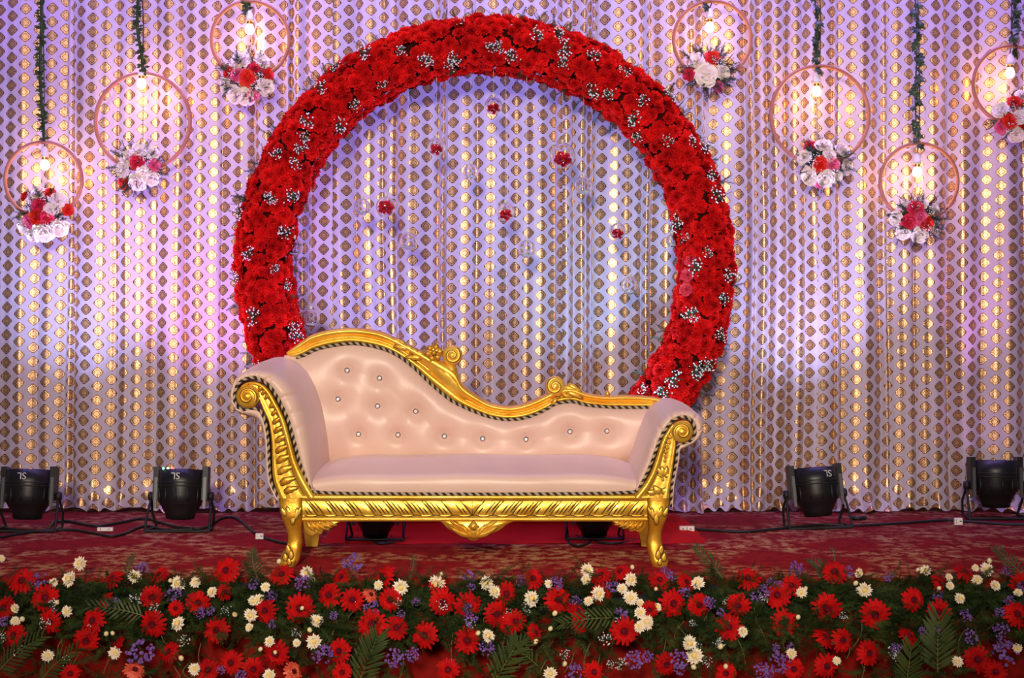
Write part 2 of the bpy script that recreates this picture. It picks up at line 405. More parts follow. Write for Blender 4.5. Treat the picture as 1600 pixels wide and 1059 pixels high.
ROSE_ME = {c: [m.mesh('rose', mm) for m in ROSES] for c, mm in (('w', ROSEW), ('p', ROSEP), ('c', ROSEC), ('r', ROSER))}

# ------------------------------------------------------------------ flower ring
YR = 6.75
RC = Vector(((758-CX)/F*YR, YR, 1.291)); RR, RT = 1.103, .118
def build_ring():
    root = empty('flower_ring', (RC.x, YR, .04), 'huge circular arch covered in red carnations behind the sofa', 'flower arch')
    m = M(); rows = []
    for i in range(97):
        a = 2*pi*i/96; c = RC+Vector((cos(a), 0, sin(a)))*RR
        rows.append([c+Vector((cos(a)*cos(b), sin(b), sin(a)*cos(b)))*(RT-.012) for b in [2*pi*j/16 for j in range(16)]])
    m.grid(rows, closed=True); m.build('ring_core', mat('core_red', (.035, .004, .003), .9, spec=.1), root)
    q = random.Random(5); spots = []
    nrow = 11
    for i in range(nrow):
        b = -pi/2+(-115+230*i/(nrow-1))*pi/180       # -pi/2 faces the audience
        n = int(2*pi*(RR+RT*cos(b))/.064)
        for j in range(n):
            a = 2*pi*(j+.5*(i % 2))/n+q.uniform(-.012, .012); bb = b+q.uniform(-.12, .12)
            nrm = Vector((cos(a)*cos(bb), sin(bb), sin(a)*cos(bb))); c = RC+Vector((cos(a), 0, sin(a)))*RR+nrm*(RT+q.uniform(-.006, .014))
            if c.z < .05: continue
            nn = (nrm+Vector((q.uniform(-.3, .3), q.uniform(-.3, .3), q.uniform(-.3, .3)))).normalized()
            spots.append((nn.y, a, frame(c, nn, q.uniform(.85, 1.18), q.uniform(0, 6)), c))
    vis = lambda s: s[0]+(3 if (s[3].z < .62 and -.95 < s[3].x < .55) else 0)
    spots.sort(key=vis)
    for k, s in enumerate(spots[:300]):
        put('carnation', CARN_ME[k % 4], s[2], root)
    st = merge([(CARN[k % 4], s[2]) for k, s in enumerate(spots[300:])]).build('carnation_mass', REDCARN, root, False); tag(st, kind='stuff')
    for (x, y) in ((1080, 407), (1074, 430), (1072, 452)):
        put('rose', CARN_PK, frame(P(x, y, YR-.10), (-.4, -1, .2), .95), root)
    # gypsophila sprigs
    for k in range(96):
        a = 2*pi*(k+q.uniform(-.9, .9))/96; b = -pi/2+q.uniform(-1.15, 1.15)
        nrm = Vector((cos(a)*cos(b), sin(b), sin(a)*cos(b))); c = RC+Vector((cos(a), 0, sin(a)))*RR+nrm*(RT-.006)
        if c.z < .35 and -.95 < c.x < .6: continue
        put('gypsophila', GYP_ME[k % 4], frame(c, nrm+Vector((0, -.3, 0)), q.uniform(.75, 1.25), q.uniform(0, 6)), root)
    items = []
    for k in range(190):
        a = q.uniform(-.6, pi+.6); side = q.choice((1, 1, 1, -1)); b = -pi/2+side*q.uniform(1.15, 1.75)
        nrm = Vector((cos(a)*cos(b), sin(b), sin(a)*cos(b))); c = RC+Vector((cos(a), 0, sin(a)))*RR+nrm*RT
        items.append((FERNS[k % 6], frame(c, nrm+Vector((q.uniform(-.6, .6), -.1, q.uniform(-.6, .6))), q.uniform(.4, .8), q.uniform(0, 6))))
    tag(merge(items).build('fern_sprigs', GREYFERN, root, False), kind='stuff')
    # cloth covered base the ring stands on
    b = M(); rows = []
    x0, x1, y0, y1, h = P(498, 0, 6.12).x, P(1072, 0, 6.9).x, 6.14, 6.98, .032
    for j, (yy, zz) in enumerate(((y0-.03, .002), (y0, .006), (y0+.015, .009), (y0+.10, .010), (y0+.2, .010), (y0+.3, .014), (y0+.36, h), (y0+.5, h+.012), (y1-.05, h), (y1, .002))):
        row = []
        for i in range(70):
            t = i/69; e = 1-max(0, abs(t-.5)*2-.94)/.06; x = x0+(x1-x0)*t+.012*sin(yy*30+t*9)
            row.append(Vector((x, yy+.012*sin(t*21)+.008*sin(t*47+1), max(.002, (zz+.008*sin(yy*26+t*8+sin(t*23))*(1 if zz > .02 else .35))*e))))
        rows.append(row)
    b.grid(rows); bo = b.build('ring_base_cloth', REDCLOTH, None, org=((x0+x1)/2, 6.5, 0)); tag(bo, 'bright red wrinkled cloth over the low base under the sofa', 'cloth')
build_ring()

# ------------------------------------------------------------------ sofa
def resample(pts, step):
    """points spaced evenly along a world polyline"""
    out = [pts[0]]; acc = 0
    for a, b in zip(pts, pts[1:]):
        L = (b-a).length; 
        if L < 1e-9: continue
        t = step-acc
        while t <= L: out.append(a+(b-a)*(t/L)); t += step
        acc = L-(t-step)
    return out
def rope(m, pts, r=.0062, pitch=.030):
    """three-ply twisted cord: black, black, cream"""
    c = resample(pts, .0030); n = len(c); strands = [[], [], [], []]
    a = None
    for i, p in enumerate(c):
        t = (c[min(i+1, n-1)]-c[max(i-1, 0)]).normalized()
        a = Vector((0, -1, 0)); a = (a-t*a.dot(t)).normalized(); b = t.cross(a)
        for s_ in range(4):
            th = 2*pi*i*.0030/pitch+s_*pi/2
            strands[s_].append(p+(a*cos(th)+b*sin(th))*r*.62)
    for s_ in range(4): m.tube(strands[s_], r*.60, 5, 0 if s_ < 2 else 1, True)
def molding(pairs, Y, n, prof, m=None, thick=.045, mi=0, endcap=True):
    """a carved moulding between the edge pairs (lower, upper): prof = [(s, depth), ...]"""
    m = m or M()
    lo = spline([p[0] for p in pairs], n); up = spline([p[1] for p in pairs], n); rows = []
    for a, b in zip(lo, up):
        A, B = P(*a, Y), P(*b, Y)
        row = [A+(B-A)*s_+Vector((0, -d, 0)) for s_, d in prof]
        row = [A+Vector((0, thick, 0))]+row+[B+Vector((0, thick, 0))]
        rows.append(row)
    m.grid(rows, mi, closed=True)
    if endcap:
        for r_ in (rows[0], rows[-1]): m.add(r_, [tuple(range(len(r_)))], mi)
    return m
def scroll_m(cx, cy, r, Y, depth=.030, turns=2.1, hand=1, start=0.):
    """a volute: a domed boss with a spiral ridge and a dark cut line"""
    m = M(); S = Y/F; c = P(cx, cy, Y)
    prof = [(r*S*1.0, .02), (r*S*1.02, -depth*.35), (r*S*.95, -depth*.62), (r*S*.80, -depth*.74), (r*S*.45, -depth*.80), (r*S*.28, -depth*.98), (r*S*.12, -depth*1.06), (0.0002, -depth*1.07)]
    mt = Matrix(((1, 0, 0, c.x), (0, 0, 1, c.y), (0, 1, 0, c.z), (0, 0, 0, 1)))
    m.lathe(prof, 28, 0, mt)
    line, ridge = [], []
    for i in range(60):
        t = i/59; a = start+hand*turns*2*pi*t*.72; rr = r*S*(.88-.68*t)
        line.append(c+Vector((cos(a)*rr, -depth*(.70+.28*t), sin(a)*rr)))
        rr2 = r*S*(.76-.60*t); ridge.append(c+Vector((cos(a)*rr2, -depth*(.70+.28*t), sin(a)*rr2)))
    m.tube(ridge, [r*S*.13*(1-.4*i/59) for i in range(60)], 6, 0); m.tube(line, .0022, 4, 1)
    return m
def leaf_pts(x, y, ang, L, W, curl=.25, n=9):
    """outline in pixels of a pointed acanthus leaf from (x, y) along ang (degrees, up positive)"""
    a = R(ang); ux, uy = cos(a), -sin(a); vx, vy = uy, -ux; out = []
    for side in (1, -1):
        for i in range(n):
            t = i/n if side == 1 else 1-i/n
            wd = W*.5*(max(0,sin(pi*t**.75))**.8)*(1+.12*sin(t*18)); off = curl*L*t*t
            out.append((x+ux*L*t+vx*(side*wd+off), y+uy*L*t+vy*(side*wd+off)))
    return out
def smooth_outline(pts, n):
    p = list(pts)+[pts[0]]
    return spline(p, n)[:-1]

def build_sofa():
    Y0 = 5.50
    root = empty('chaise_sofa', P(735, 885, 5.75)*1.0, 'gold carved chaise sofa with tufted pink satin and two rolled arms', 'sofa')
    root.location.z = 0
    # --- seat cushion
    xl, xr = P(485, 0, 5.52).x, P(1003, 0, 5.52).x
    m = M(); rows = []
    prof = [(5.512, .284), (5.500, .300), (5.494, .322), (5.494, .346), (5.503, .365), (5.530, .380), (5.62, .397), (5.75, .412), (5.88, .421), (6.0, .420), (6.04, .410)]
    for i in range(61):
        t = i/60; e = (1-abs(2*t-1)**7); rows.append([])
        for (yy, zz) in spline(prof, 34):
            k = .7+.3*e; dz = (zz-.285)*(1 if zz < .30 else k)+.285+.006*sin(t*17)*(.4 if zz > .35 else 0)
            rows[-1].append(Vector((xl+(xr-xl)*t, yy+(1-e)*.012+.003*sin(t*26), dz)))
    m.grid(rows, flip=True); m.build('seat_cushion', SATIN, root)
    # --- back frame
    pairs = [((450,555),(449,550)),((463,557),(462,540)),((478,552),(476,530)),((490,546),(489,522)),((515,539),(515,515)),((552,535),(552,512)),((590,541),(592,517)),((620,553),(623,530)),((647,573),(657,547)),((672,597),(688,562)),((702,622),(712,577)),((720,632),(722,599)),((745,643),(745,617)),((770,651),(766,629)),((797,654),(797,634)),((825,650),(822,629)),((850,640),(846,619)),((870,629),(870,608)),((895,626),(893,605)),((915,631),(918,614)),((945,634),(945,618)),((975,635),(975,617)),((1012,635),(1015,619)),((1030,637),(1032,622))]
    YB = 6.0
    prof = [(0, .004), (.05, .018), (.16, .026), (.27, .022), (.34, .010), (.46, .014), (.60, .026), (.74, .034), (.86, .031), (.95, .020), (1, .002)]
    fr = molding(pairs, YB, 240, prof, thick=.05).build('back_frame', GOLD, root)
    # cut lines that run along the mouldings
    cl = M()
    for s_, d in ((.34, .011),):
        lo = spline([p[0] for p in pairs], 200); up = spline([p[1] for p in pairs], 200)
        cl.tube([P(*a, YB)+(P(*b, YB)-P(*a, YB))*s_-Vector((0, d, 0)) for a, b in zip(lo, up)], .0016, 4)
    cl.build('carved_line', PAT, fr)
    web = M().pad([P(x, y, YB-.004) for x, y in smooth_outline([(655,548),(672,562),(690,566),(705,566),(713,572),(716,590),(722,604),(738,622),(720,622),(700,608),(675,585)], 40)], .028, 3, .6, 0, .04)
    web.build('scroll_web', GOLD, fr)
    scroll_m(707, 555, 15.5, YB-.010, .036, 2.1, -1, 1.0).build('scroll', [GOLD, PAT], fr)
    scroll_m(867, 603, 15.5, YB-.010, .036, 2.1, 1, 1.6).build('scroll', [GOLD, PAT], fr)
    ro = M(); ro.lathe([(.036, .0), (.036, -.016), (.030, -.020), (.0003, -.021)], 20, 0, Matrix(((1, 0, 0, P(678, 551, YB-.02).x), (0, 0, 1, YB-.016), (0, 1, 0, P(678, 551, YB-.02).z), (0, 0, 0, 1))))
    for k in range(6):
        a = k*60+10; ro.pad([P(x, y, YB-.034) for x, y in smooth_outline([(678+4*cos(R(a)), 551-4*sin(R(a))), (678+10*cos(R(a+26)), 551-10*sin(R(a+26))), (678+14*cos(R(a)), 551-14*sin(R(a))), (678+10*cos(R(a-26)), 551-10*sin(R(a-26)))], 14)], .009, 2, .4, 0, .02, .0016)
    ro.blob(P(678, 551, YB-.046), .012, 0); ro.tube([P(678+4.2*cos(a), 551-4.2*sin(a), YB-.05) for a in [k*pi/6 for k in range(13)]], .0013, 4, 1)
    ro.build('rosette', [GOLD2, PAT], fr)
    for (x, y, an, L, W, c) in ((664,556,152,24,9,.25),(660,560,165,28,9,.2),(655,554,135,22,8,.3),(646,548,140,22,8,.3),(638,546,155,24,8,.2),(634,540,132,20,7,.3),(626,536,146,20,7,.25),
                                (884,612,-8,28,8,-.25),(880,606,8,24,8,-.3),(876,618,-28,-14,7,.2),(878,614,-38,18,7,.3),(872,622,-150,16,7,.3),(886,600,-18,26,8,-.2)):
        M().pad([P(px_, py_, YB-.024) for px_, py_ in leaf_pts(x, y, an, L, W, c)], .009, 2, .6, 0, .02, .0017).build('carved_leaf', [GOLD, PAT], fr)
    M().blob(P(949, 615, YB-.008), (.012, .012, .014)).build('carved_bead', GOLD, fr)
    # --- back cushion
    ropeb = [p[0] for p in pairs]
    line = spline(ropeb, 400)
    btn = [(541,579),(592,591),(527,624),(589,635),(649,643),(559,679),(621,680),(694,682),(754,686),(822,687),(891,675),(949,674)]
    YU = 5.985
    bw = [P(x, y, YU-.03) for x, y in btn]
    def ztop(x):
        best = min(line, key=lambda p: abs(P(*p, YU).x-x)); return P(*best, YU).z
    seams = [(0,3),(0,2),(1,3),(1,4),(2,5),(3,5),(3,6),(4,6),(4,7),(7,8),(8,9),(9,10),(10,11),(0,1)]
    def tuft(x, z):
        d = 0
        for b in bw:
            r2 = ((x-b.x)**2+(z-b.z)**2); d += .020*math.exp(-r2/(.026**2))+.020*math.exp(-r2/(.060**2))+.006*math.exp(-r2/(.10**2))
        for i, j in seams:
            a, b = bw[i], bw[j]; ax, az = b.x-a.x, b.z-a.z; L2 = ax*ax+az*az
            t = ((x-a.x)*ax+(z-a.z)*az)/L2
            if 0 < t < 1:
                dd = (x-a.x-ax*t)**2+(z-a.z-az*t)**2; d += .0012*math.exp(-dd/(.012**2))
        return d
    nx, nz = 230, 72; rows = []
    x0, x1 = P(444, 0, YU).x, P(1016, 0, YU).x
    def back_y(x, z, s_): return YU-.060*(1-(2*s_-1)**4)*.9+tuft(x, z)+.004
    for i in range(nx):
        x = x0+(x1-x0)*i/(nx-1); zt = ztop(x); zb = .375; row = []
        for j in range(nz):
            s_ = j/(nz-1); z = zb+(zt-zb)*s_; row.append(Vector((x, back_y(x, z, s_), z)))
        rows.append(row)
    bc = M().grid(rows, flip=True).build('back_cushion', SATIN, root)
    for b in bw:
        zt = ztop(b.x); yy = back_y(b.x, b.z, (b.z-.375)/(zt-.375))
        bm = M(); mt = Matrix.Translation((b.x, yy-.001, b.z)) @ Matrix.Rotation(pi/2, 4, 'X')
        bm.lathe([(.0125, -.004), (.0135, .001), (.0125, .004), (.010, .005)], 18, 0, mt); bm.lathe([(.0102, .0045), (.0090, .003)], 18, 1, mt)
        bm.lathe([(.0085, .003), (.007, .007), (.004, .0095), (.0002, .010)], 9, 2, mt)
        bm.build('button', [SILVER, DARKMETAL, CRYSTAL], bc, False)
    # back panel
    rows = []
    for i in range(0, nx, 6):
        x = x0+(x1-x0)*i/(nx-1); zt = ztop(x); rows.append([Vector((x, 6.045, .25)), Vector((x, 6.065, .4)), Vector((x, 6.055, zt))])
    M().grid(rows).build('back_panel', SATIN, root)
    # --- arms
    left = [((491,768),(493,764)),((481,752),(491,738)),((469,724),(489,700)),((461,694),(484,670)),((450,656),(478,645)),((436,626),(468,618)),((421,603),(452,594)),((403,591),(428,579)),((386,591),(398,576)),((372,600),(376,584)),((366,618),(364,604)),((370,634),(363,626)),((382,641),(372,643)),((395,638),(388,650)),((407,642),(403,655)),((415,662),(413,668)),((419,692),(417,694)),((420,720),(419,722)),((423,752),(422,752)),((436,780),(434,778))]
    right = [((993,768),(990,764)),((1002,755),(993,742)),((1013,733),(1004,715)),((1022,710),(1012,692)),((1030,688),(1020,672)),((1040,670),(1030,655)),((1052,656),(1045,642)),((1066,651),(1064,637)),((1080,656),(1084,641)),((1086,670),(1097,656)),((1083,685),(1098,672)),((1072,693),(1090,686)),((1062,694),(1075,697)),((1059,700),(1062,702)),((1058,715),(1060,715)),((1055,735),(1056,735)),((1051,757),(1052,757)),((1049,792),(1049,792))]
    gl = [((381,623),(371,622)),((384,613),(375,606)),((391,609),(387,597)),((400,613),(403,597)),((406,626),(418,606)),((412,641),(431,626)),((420,660),(445,655)),((424,690),(456,692)),((425,720),(465,722)),((427,750),(479,750)),((437,778),(495,776))]
    gr_ = [((1073,668),(1081,673)),((1069,665),(1077,660)),((1062,666),(1066,656)),((1056,673),(1052,661)),((1055,685),(1042,673)),((1056,695),(1034,687)),((1054,712),(1026,711)),((1051,735),(1017,736)),((1048,757),(1004,758)),((1046,778),(988,776))]
    for side, prs, gp, sc_ in ((-1, left, gl, (388, 619, 18, 1, -.6)), (1, right, gr_, (1065, 674, 17, -1, 3.6))):
        arm = empty('arm', P(395 if side < 0 else 1066, 885, Y0)); arm.parent = root; arm.location = Vector((arm.location.x, Y0, 0))-root.location
        n = 150; rp = spline([p[0] for p in prs], n); pf = spline([p[1] for p in prs], n); rows = []
        lift = .042 if side < 0 else .020
        pz = [P(*b, 5.56).z for b in pf]; zmin, zmax = min(pz), max(pz)
        for i, (a, b) in enumerate(zip(rp, pf)):
            A = P(*a, 5.50); B = P(*b, 5.565); t = i/(n-1)
            on_roll = max(0, min(1, (t-.12)/.2))*max(0, min(1, (.72-t)/.12))
            puck = .014*on_roll*max(0, sin(t*118+1.5*sin(t*31)))**8
            h = max(0, (B.z-zmin)/(zmax-zmin))**1.5*lift
            row = [A+Vector((0, .012, 0)), A]
            for k_, (s_, dy) in enumerate(((.25, -.016), (.5, -.014), (.75, .004), (.93, .034))):
                q = A+(B-A)*s_; q.y = 5.50+dy+puck*(1.6 if k_ < 3 else .8); row.append(q)
            B2 = B+(A-B)*puck*4
            row.append(B2)
            for s_ in (.15, .35, .6, .85, 1):
                row.append(Vector((B.x+(0.012*s_*(1 if side < 0 else -1)), 5.565+.49*s_, B.z+h*s_+.006*sin(pi*s_)*on_roll)))
            rows.append(row)
        ua = M().grid(rows, flip=(side > 0)); ua.build('arm_upholstery', SATIN, arm)
        gprof = [(0, .002), (.06, .014), (.14, .016), (.20, .008), (.40, .011), (.60, .010), (.70, .008), (.76, .016), (.86, .022), (.95, .018), (1, .004)]
        g = molding(gp, Y0-.004, 130, gprof, thick=.045).build('arm_front', GOLD, arm)
        scroll_m(sc_[0], sc_[1], sc_[2], Y0-.012, .030, 2.0, sc_[3], sc_[4]).build('scroll', [GOLD, PAT], arm)
        cl = M(); lo = spline([p[0] for p in gp], 120); up = spline([p[1] for p in gp], 120)
        cl.tube([P(*a, Y0)+(P(*b, Y0)-P(*a, Y0))*.72-Vector((0, .013, 0)) for a, b in zip(lo[12:], up[12:])], .0017, 4)
        cl.build('carved_line', PAT, arm)
        if side < 0:
            for (x, y, an, L, W, c) in ((404,612,60,13,7,.2),(409,617,50,13,6,.2),(413,624,42,14,6,.2),(422,638,66,14,7,-.3),(425,650,64,15,7,-.3),(427,663,60,17,8,-.3),(429,677,56,20,9,-.35),(431,692,52,25,10,-.35),(431,708,50,26,10,-.35),(432,724,48,28,11,-.35),(434,741,46,29,12,-.35),(437,758,44,29,12,-.35),(444,770,38,24,11,-.3)):
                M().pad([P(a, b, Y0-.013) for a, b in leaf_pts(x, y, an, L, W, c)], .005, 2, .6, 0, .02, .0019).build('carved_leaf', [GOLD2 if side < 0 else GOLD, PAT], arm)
        else:
            for (x, y, s_) in ((1047,683,4),(1045,691,4.5),(1043,699,4),(1041,706,4),(1040,713,3.5),(1039,720,3.5),(1035,749,3.2)):
                M().pad([P(x+s_*.8*cos(a), y+s_*sin(a), Y0-.012) for a in [k*pi/6 for k in range(12)]], .008, 2, .8, 0, .02, .0017).build('carved_bead', [GOLD, PAT], arm)
            for (x, y, an, L, W, c) in ((1037,744,100,17,9,0),(1037,744,140,17,8,-.3),(1037,744,55,17,8,.3),(1036,745,165,10,5,-.3),(1039,745,20,12,5,.3),(1030,772,110,16,12,.2),(1024,772,150,14,10,.2),(1036,772,60,14,12,-.2)):
                M().pad([P(a, b, Y0-.013) for a, b in leaf_pts(x, y, an, L, W, c)], .005, 2, .6, 0, .02, .0019).build('carved_leaf', [GOLD2 if side < 0 else GOLD, PAT], arm)
        rm = M(); rope(rm, [P(*a, Y0-.006) for a in rp]); rm.build('rope_trim', [BLACKROPE, CREAMROPE], arm)
    # --- long ropes
    rm = M(); rope(rm, [P(x, y, Y0-.012) for x, y in spline([(489,766),(500,769),(560,771),(740,772),(920,771),(985,769),(995,766)], 120)]); rm.build('rope_trim', [BLACKROPE, CREAMROPE], root)
    rm = M(); rope(rm, [P(x, y+1.5, YB-.024) for x, y in spline(ropeb[1:], 240)]); rm.build('rope_trim', [BLACKROPE, CREAMROPE], root)
    # --- front rail
    YF = Y0-.004
    za = lambda y: P(0, y, YF).z
    xa, xb = P(473, 0, YF).x, P(1011, 0, YF).x; xm = P(737, 0, YF).x
    rows = []; nxx = 560; per = 30*YF/F
    ys = [772, 773, 775, 778, 780.5, 781.5, 784, 788, 792, 796, 800, 803, 805, 806.5, 808, 811, 813.5, 814.5]
    ds = [.0, .010, .016, .015, .010, .004, .007, .009, .010, .010, .009, .006, .002, .006, .014, .016, .012, .0]
    for i in range(nxx):
        x = xa+(xb-xa)*i/(nxx-1); row = [Vector((x, YF+.06, za(772)))]
        for y, d in zip(ys, ds):
            if 782 < y < 806:
                v = (806-y)/24; sx = abs(x-xm)-v*.040-v*v*.012
                ph = (sx/per) % 1; d += -.0025*math.exp(-((min(ph, 1-ph))/.08)**2)+.0012*sin(pi*ph)
            row.append(Vector((x, YF-d, za(y))))
        row.append(Vector((x, YF+.06, za(814.5)))); rows.append(row)
    ra = M().grid(rows, flip=True).build('front_rail', GOLD, root)
    cl = M()
    k = 0; xw = P(738, 0, YF)
    for sgn in (-1, 1):
        q = random.Random(3+sgn); 
        for i in range(9):
            base = 738+sgn*(i*30.2)
            for j, (off, v0, v1) in enumerate(((0, .02, .98), (7, .12, .55), (13, .10, .80), (19, .08, .90), (25, .25, .95))):
                if j and q.random() < .12: continue
                pts = []
                for s_ in range(8):
                    v = v0+(v1-v0)*s_/7; xx = base+sgn*(off+v*15+v*v*4.5); yy = 806-24*v
                    if not (476 < xx < 1008): break
                    pts.append(P(xx, yy, YF-.0115 if j else YF-.010))
                if len(pts) > 3: cl.tube(pts, [.0007+.0019*sin(pi*(t_+.4)/(len(pts)+.2)) for t_ in range(len(pts))], 4)
    cl.tube([P(x, 780.8, YF-.009) for x in range(476, 1010, 8)], .0013, 4)
    cl.tube([P(x, 806+1.2*sin(x*.21), YF-.006) for x in range(476, 1010, 3)], .0017, 4)
    cl.tube([P(738, y, YF-.0105) for y in (783, 790, 798, 805)], .0013, 4)
    cl.build('carved_line', PAT, ra)
    # apron shell and corner brackets
    ap = M()
    ap.pad([P(x, y, Y0) for x, y in smooth_outline([(686,812),(692,817),(699,824),(712,832),(726,838),(736,843),(744,843),(754,838),(768,833),(781,827),(791,819),(799,812),(742,810)], 52)], .022, 3, .4, 0, .03, .0016)
    for (x, y, an, L, W, c) in ((738,838,170,40,9,-.25),(742,838,10,40,9,.25),(736,830,158,38,8,-.1),(744,830,22,38,8,.1),(737,840,140,26,8,-.3),(743,840,40,26,8,.3),(740,842,90,24,14,0)):
        ap.pad([P(a, b, Y0-.016) for a, b in leaf_pts(x, y, an, L, W, c)], .012, 2, .6, 0, .02, .0020)
    ap.pad([P(x, y, Y0-.026) for x, y in ((740,812),(749,823),(740,829),(731,823))], .016, 2, .9, 0, .02, .0013)
    ap.build('apron_shell', [GOLD, PAT], root)
    for pts, lvs in (([(474,812),(530,812),(525,818),(517,822),(514,828),(506,828),(502,834),(494,833),(489,837),(482,834),(476,826)], [(480,814,-70,20,7,.35),(486,814,-62,22,7,.35),(493,814,-56,22,7,.35),(501,814,-48,20,7,.35),(509,814,-40,18,6,.35)]),
                     ([(1010,812),(958,812),(963,818),(970,821),(974,826),(981,826),(985,830),(993,829),(999,832),(1005,828),(1010,822)], [(1004,814,-110,17,7,-.35),(998,814,-118,19,7,-.35),(991,814,-124,19,7,-.35),(983,814,-132,18,7,-.35),(975,814,-140,16,6,-.35)])):
        b = M(); b.pad([P(x, y, Y0+.004) for x, y in smooth_outline(pts, 44)], .016, 3, .4, 0, .03, .0014)
        for l in lvs: b.pad([P(a, c, Y0-.010) for a, c in leaf_pts(*l)], .012, 2, .6, 0, .02, .0014)
        b.build('corner_bracket', [GOLD, PAT], root)
    # --- legs
    LL = [(770,437,476,0),(784,437,476,0),(796,438,475,-.004),(808,441,474,-.006),(820,445,472,-.002),(832,449,471,.006),(845,449,472,.008),(855,446,471,.004),(865,441,470,-.004),(875,437,468,-.012),(882,437,464,-.014),(885,439,462,-.012)]
    RL = [(770,1009,1047,0),(784,1009,1046,0),(796,1009,1044,-.004),(808,1011,1042,-.006),(820,1013,1037,-.002),(832,1013,1034,.006),(845,1011,1034,.008),(855,1011,1037,.004),(865,1013,1041,-.004),(875,1015,1044,-.012),(882,1018,1043,-.014),(885,1020,1041,-.012)]
    for side, T in ((-1, LL), (1, RL)):
        rows = []
        for (y, a, b, dy) in spline(T, 40):
            A, B = P(a, y, Y0+.02), P(b, y, Y0+.02); c = (A+B)/2; rx = (B.x-A.x)/2; ry = min(max(rx*.95, .03), .042); row = []
            e = 4 if y < 800 else 2.6
            for j in range(24):
                th = 2*pi*j/24; cs, sn = cos(th), sin(th); k = (abs(cs)**e+abs(sn)**e)**(-1/e)
                row.append(Vector((c.x+rx*cs*k, Y0+.028+dy+ry*sn*k, max(c.z, 0))))
            rows.append(row)
        lm = M().grid(rows, closed=True, flip=True); lm.add(rows[-1], [tuple(range(24))]); lm.add(rows[0], [tuple(range(24))])
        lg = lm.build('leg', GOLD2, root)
        s = side; bx = 455 if s < 0 else 1028
        for (dx, y, an, L, W, c) in ((4,812,60,20,8,.25),(6,806,40,18,7,.3),(-2,808,100,18,8,.1),(-8,806,130,16,7,-.2),(2,820,85,22,8,.1),
                                     (2,866,92,16,8,.1),(5,874,80,15,8,.15),(-2,877,105,14,8,-.1),(3,883,88,12,7,.1)):
            xx = bx-dx*s if y < 840 else bx-s*(dx-2)+s*4; an2 = an if s < 0 else 180-an
            dyy = -.016 if y < 840 else -.026
            M().pad([P(a, b_, Y0+dyy) for a, b_ in leaf_pts(xx, y, an2, L, W, c*(-s))], .003, 2, .5, 0, .03, .0017).build('carved_leaf', [GOLD, PAT], lg)
        # plain rear legs
        rl = M(); xs = ((475, 502, 479, 497) if side < 0 else (997, 1016, 1002, 1013))
        rr = []
        for (y, a, b) in ((800, xs[0]-1, xs[1]+1), (830, xs[0]+1, xs[1]-1), (852.5, xs[2], xs[3])):
            A, B = P(a, y, 6.05), P(b, y, 6.05); z = max(A.z, 0)
            rr.append([Vector((A.x, 6.03, z)), Vector((B.x, 6.03, z)), Vector((B.x, 6.08, z)), Vector((A.x, 6.08, z))])
        rl.grid(rr, closed=True, flip=True); rl.add(rr[-1], [(0, 1, 2, 3)]); rl.build('leg', GOLD, root, False)
    # underside frame
    M().box((P(445, 0, 5.6).x, 5.53, .205), (P(1040, 0, 5.6).x, 6.06, .285)).build('seat_frame', BLACK2, root)
build_sofa()

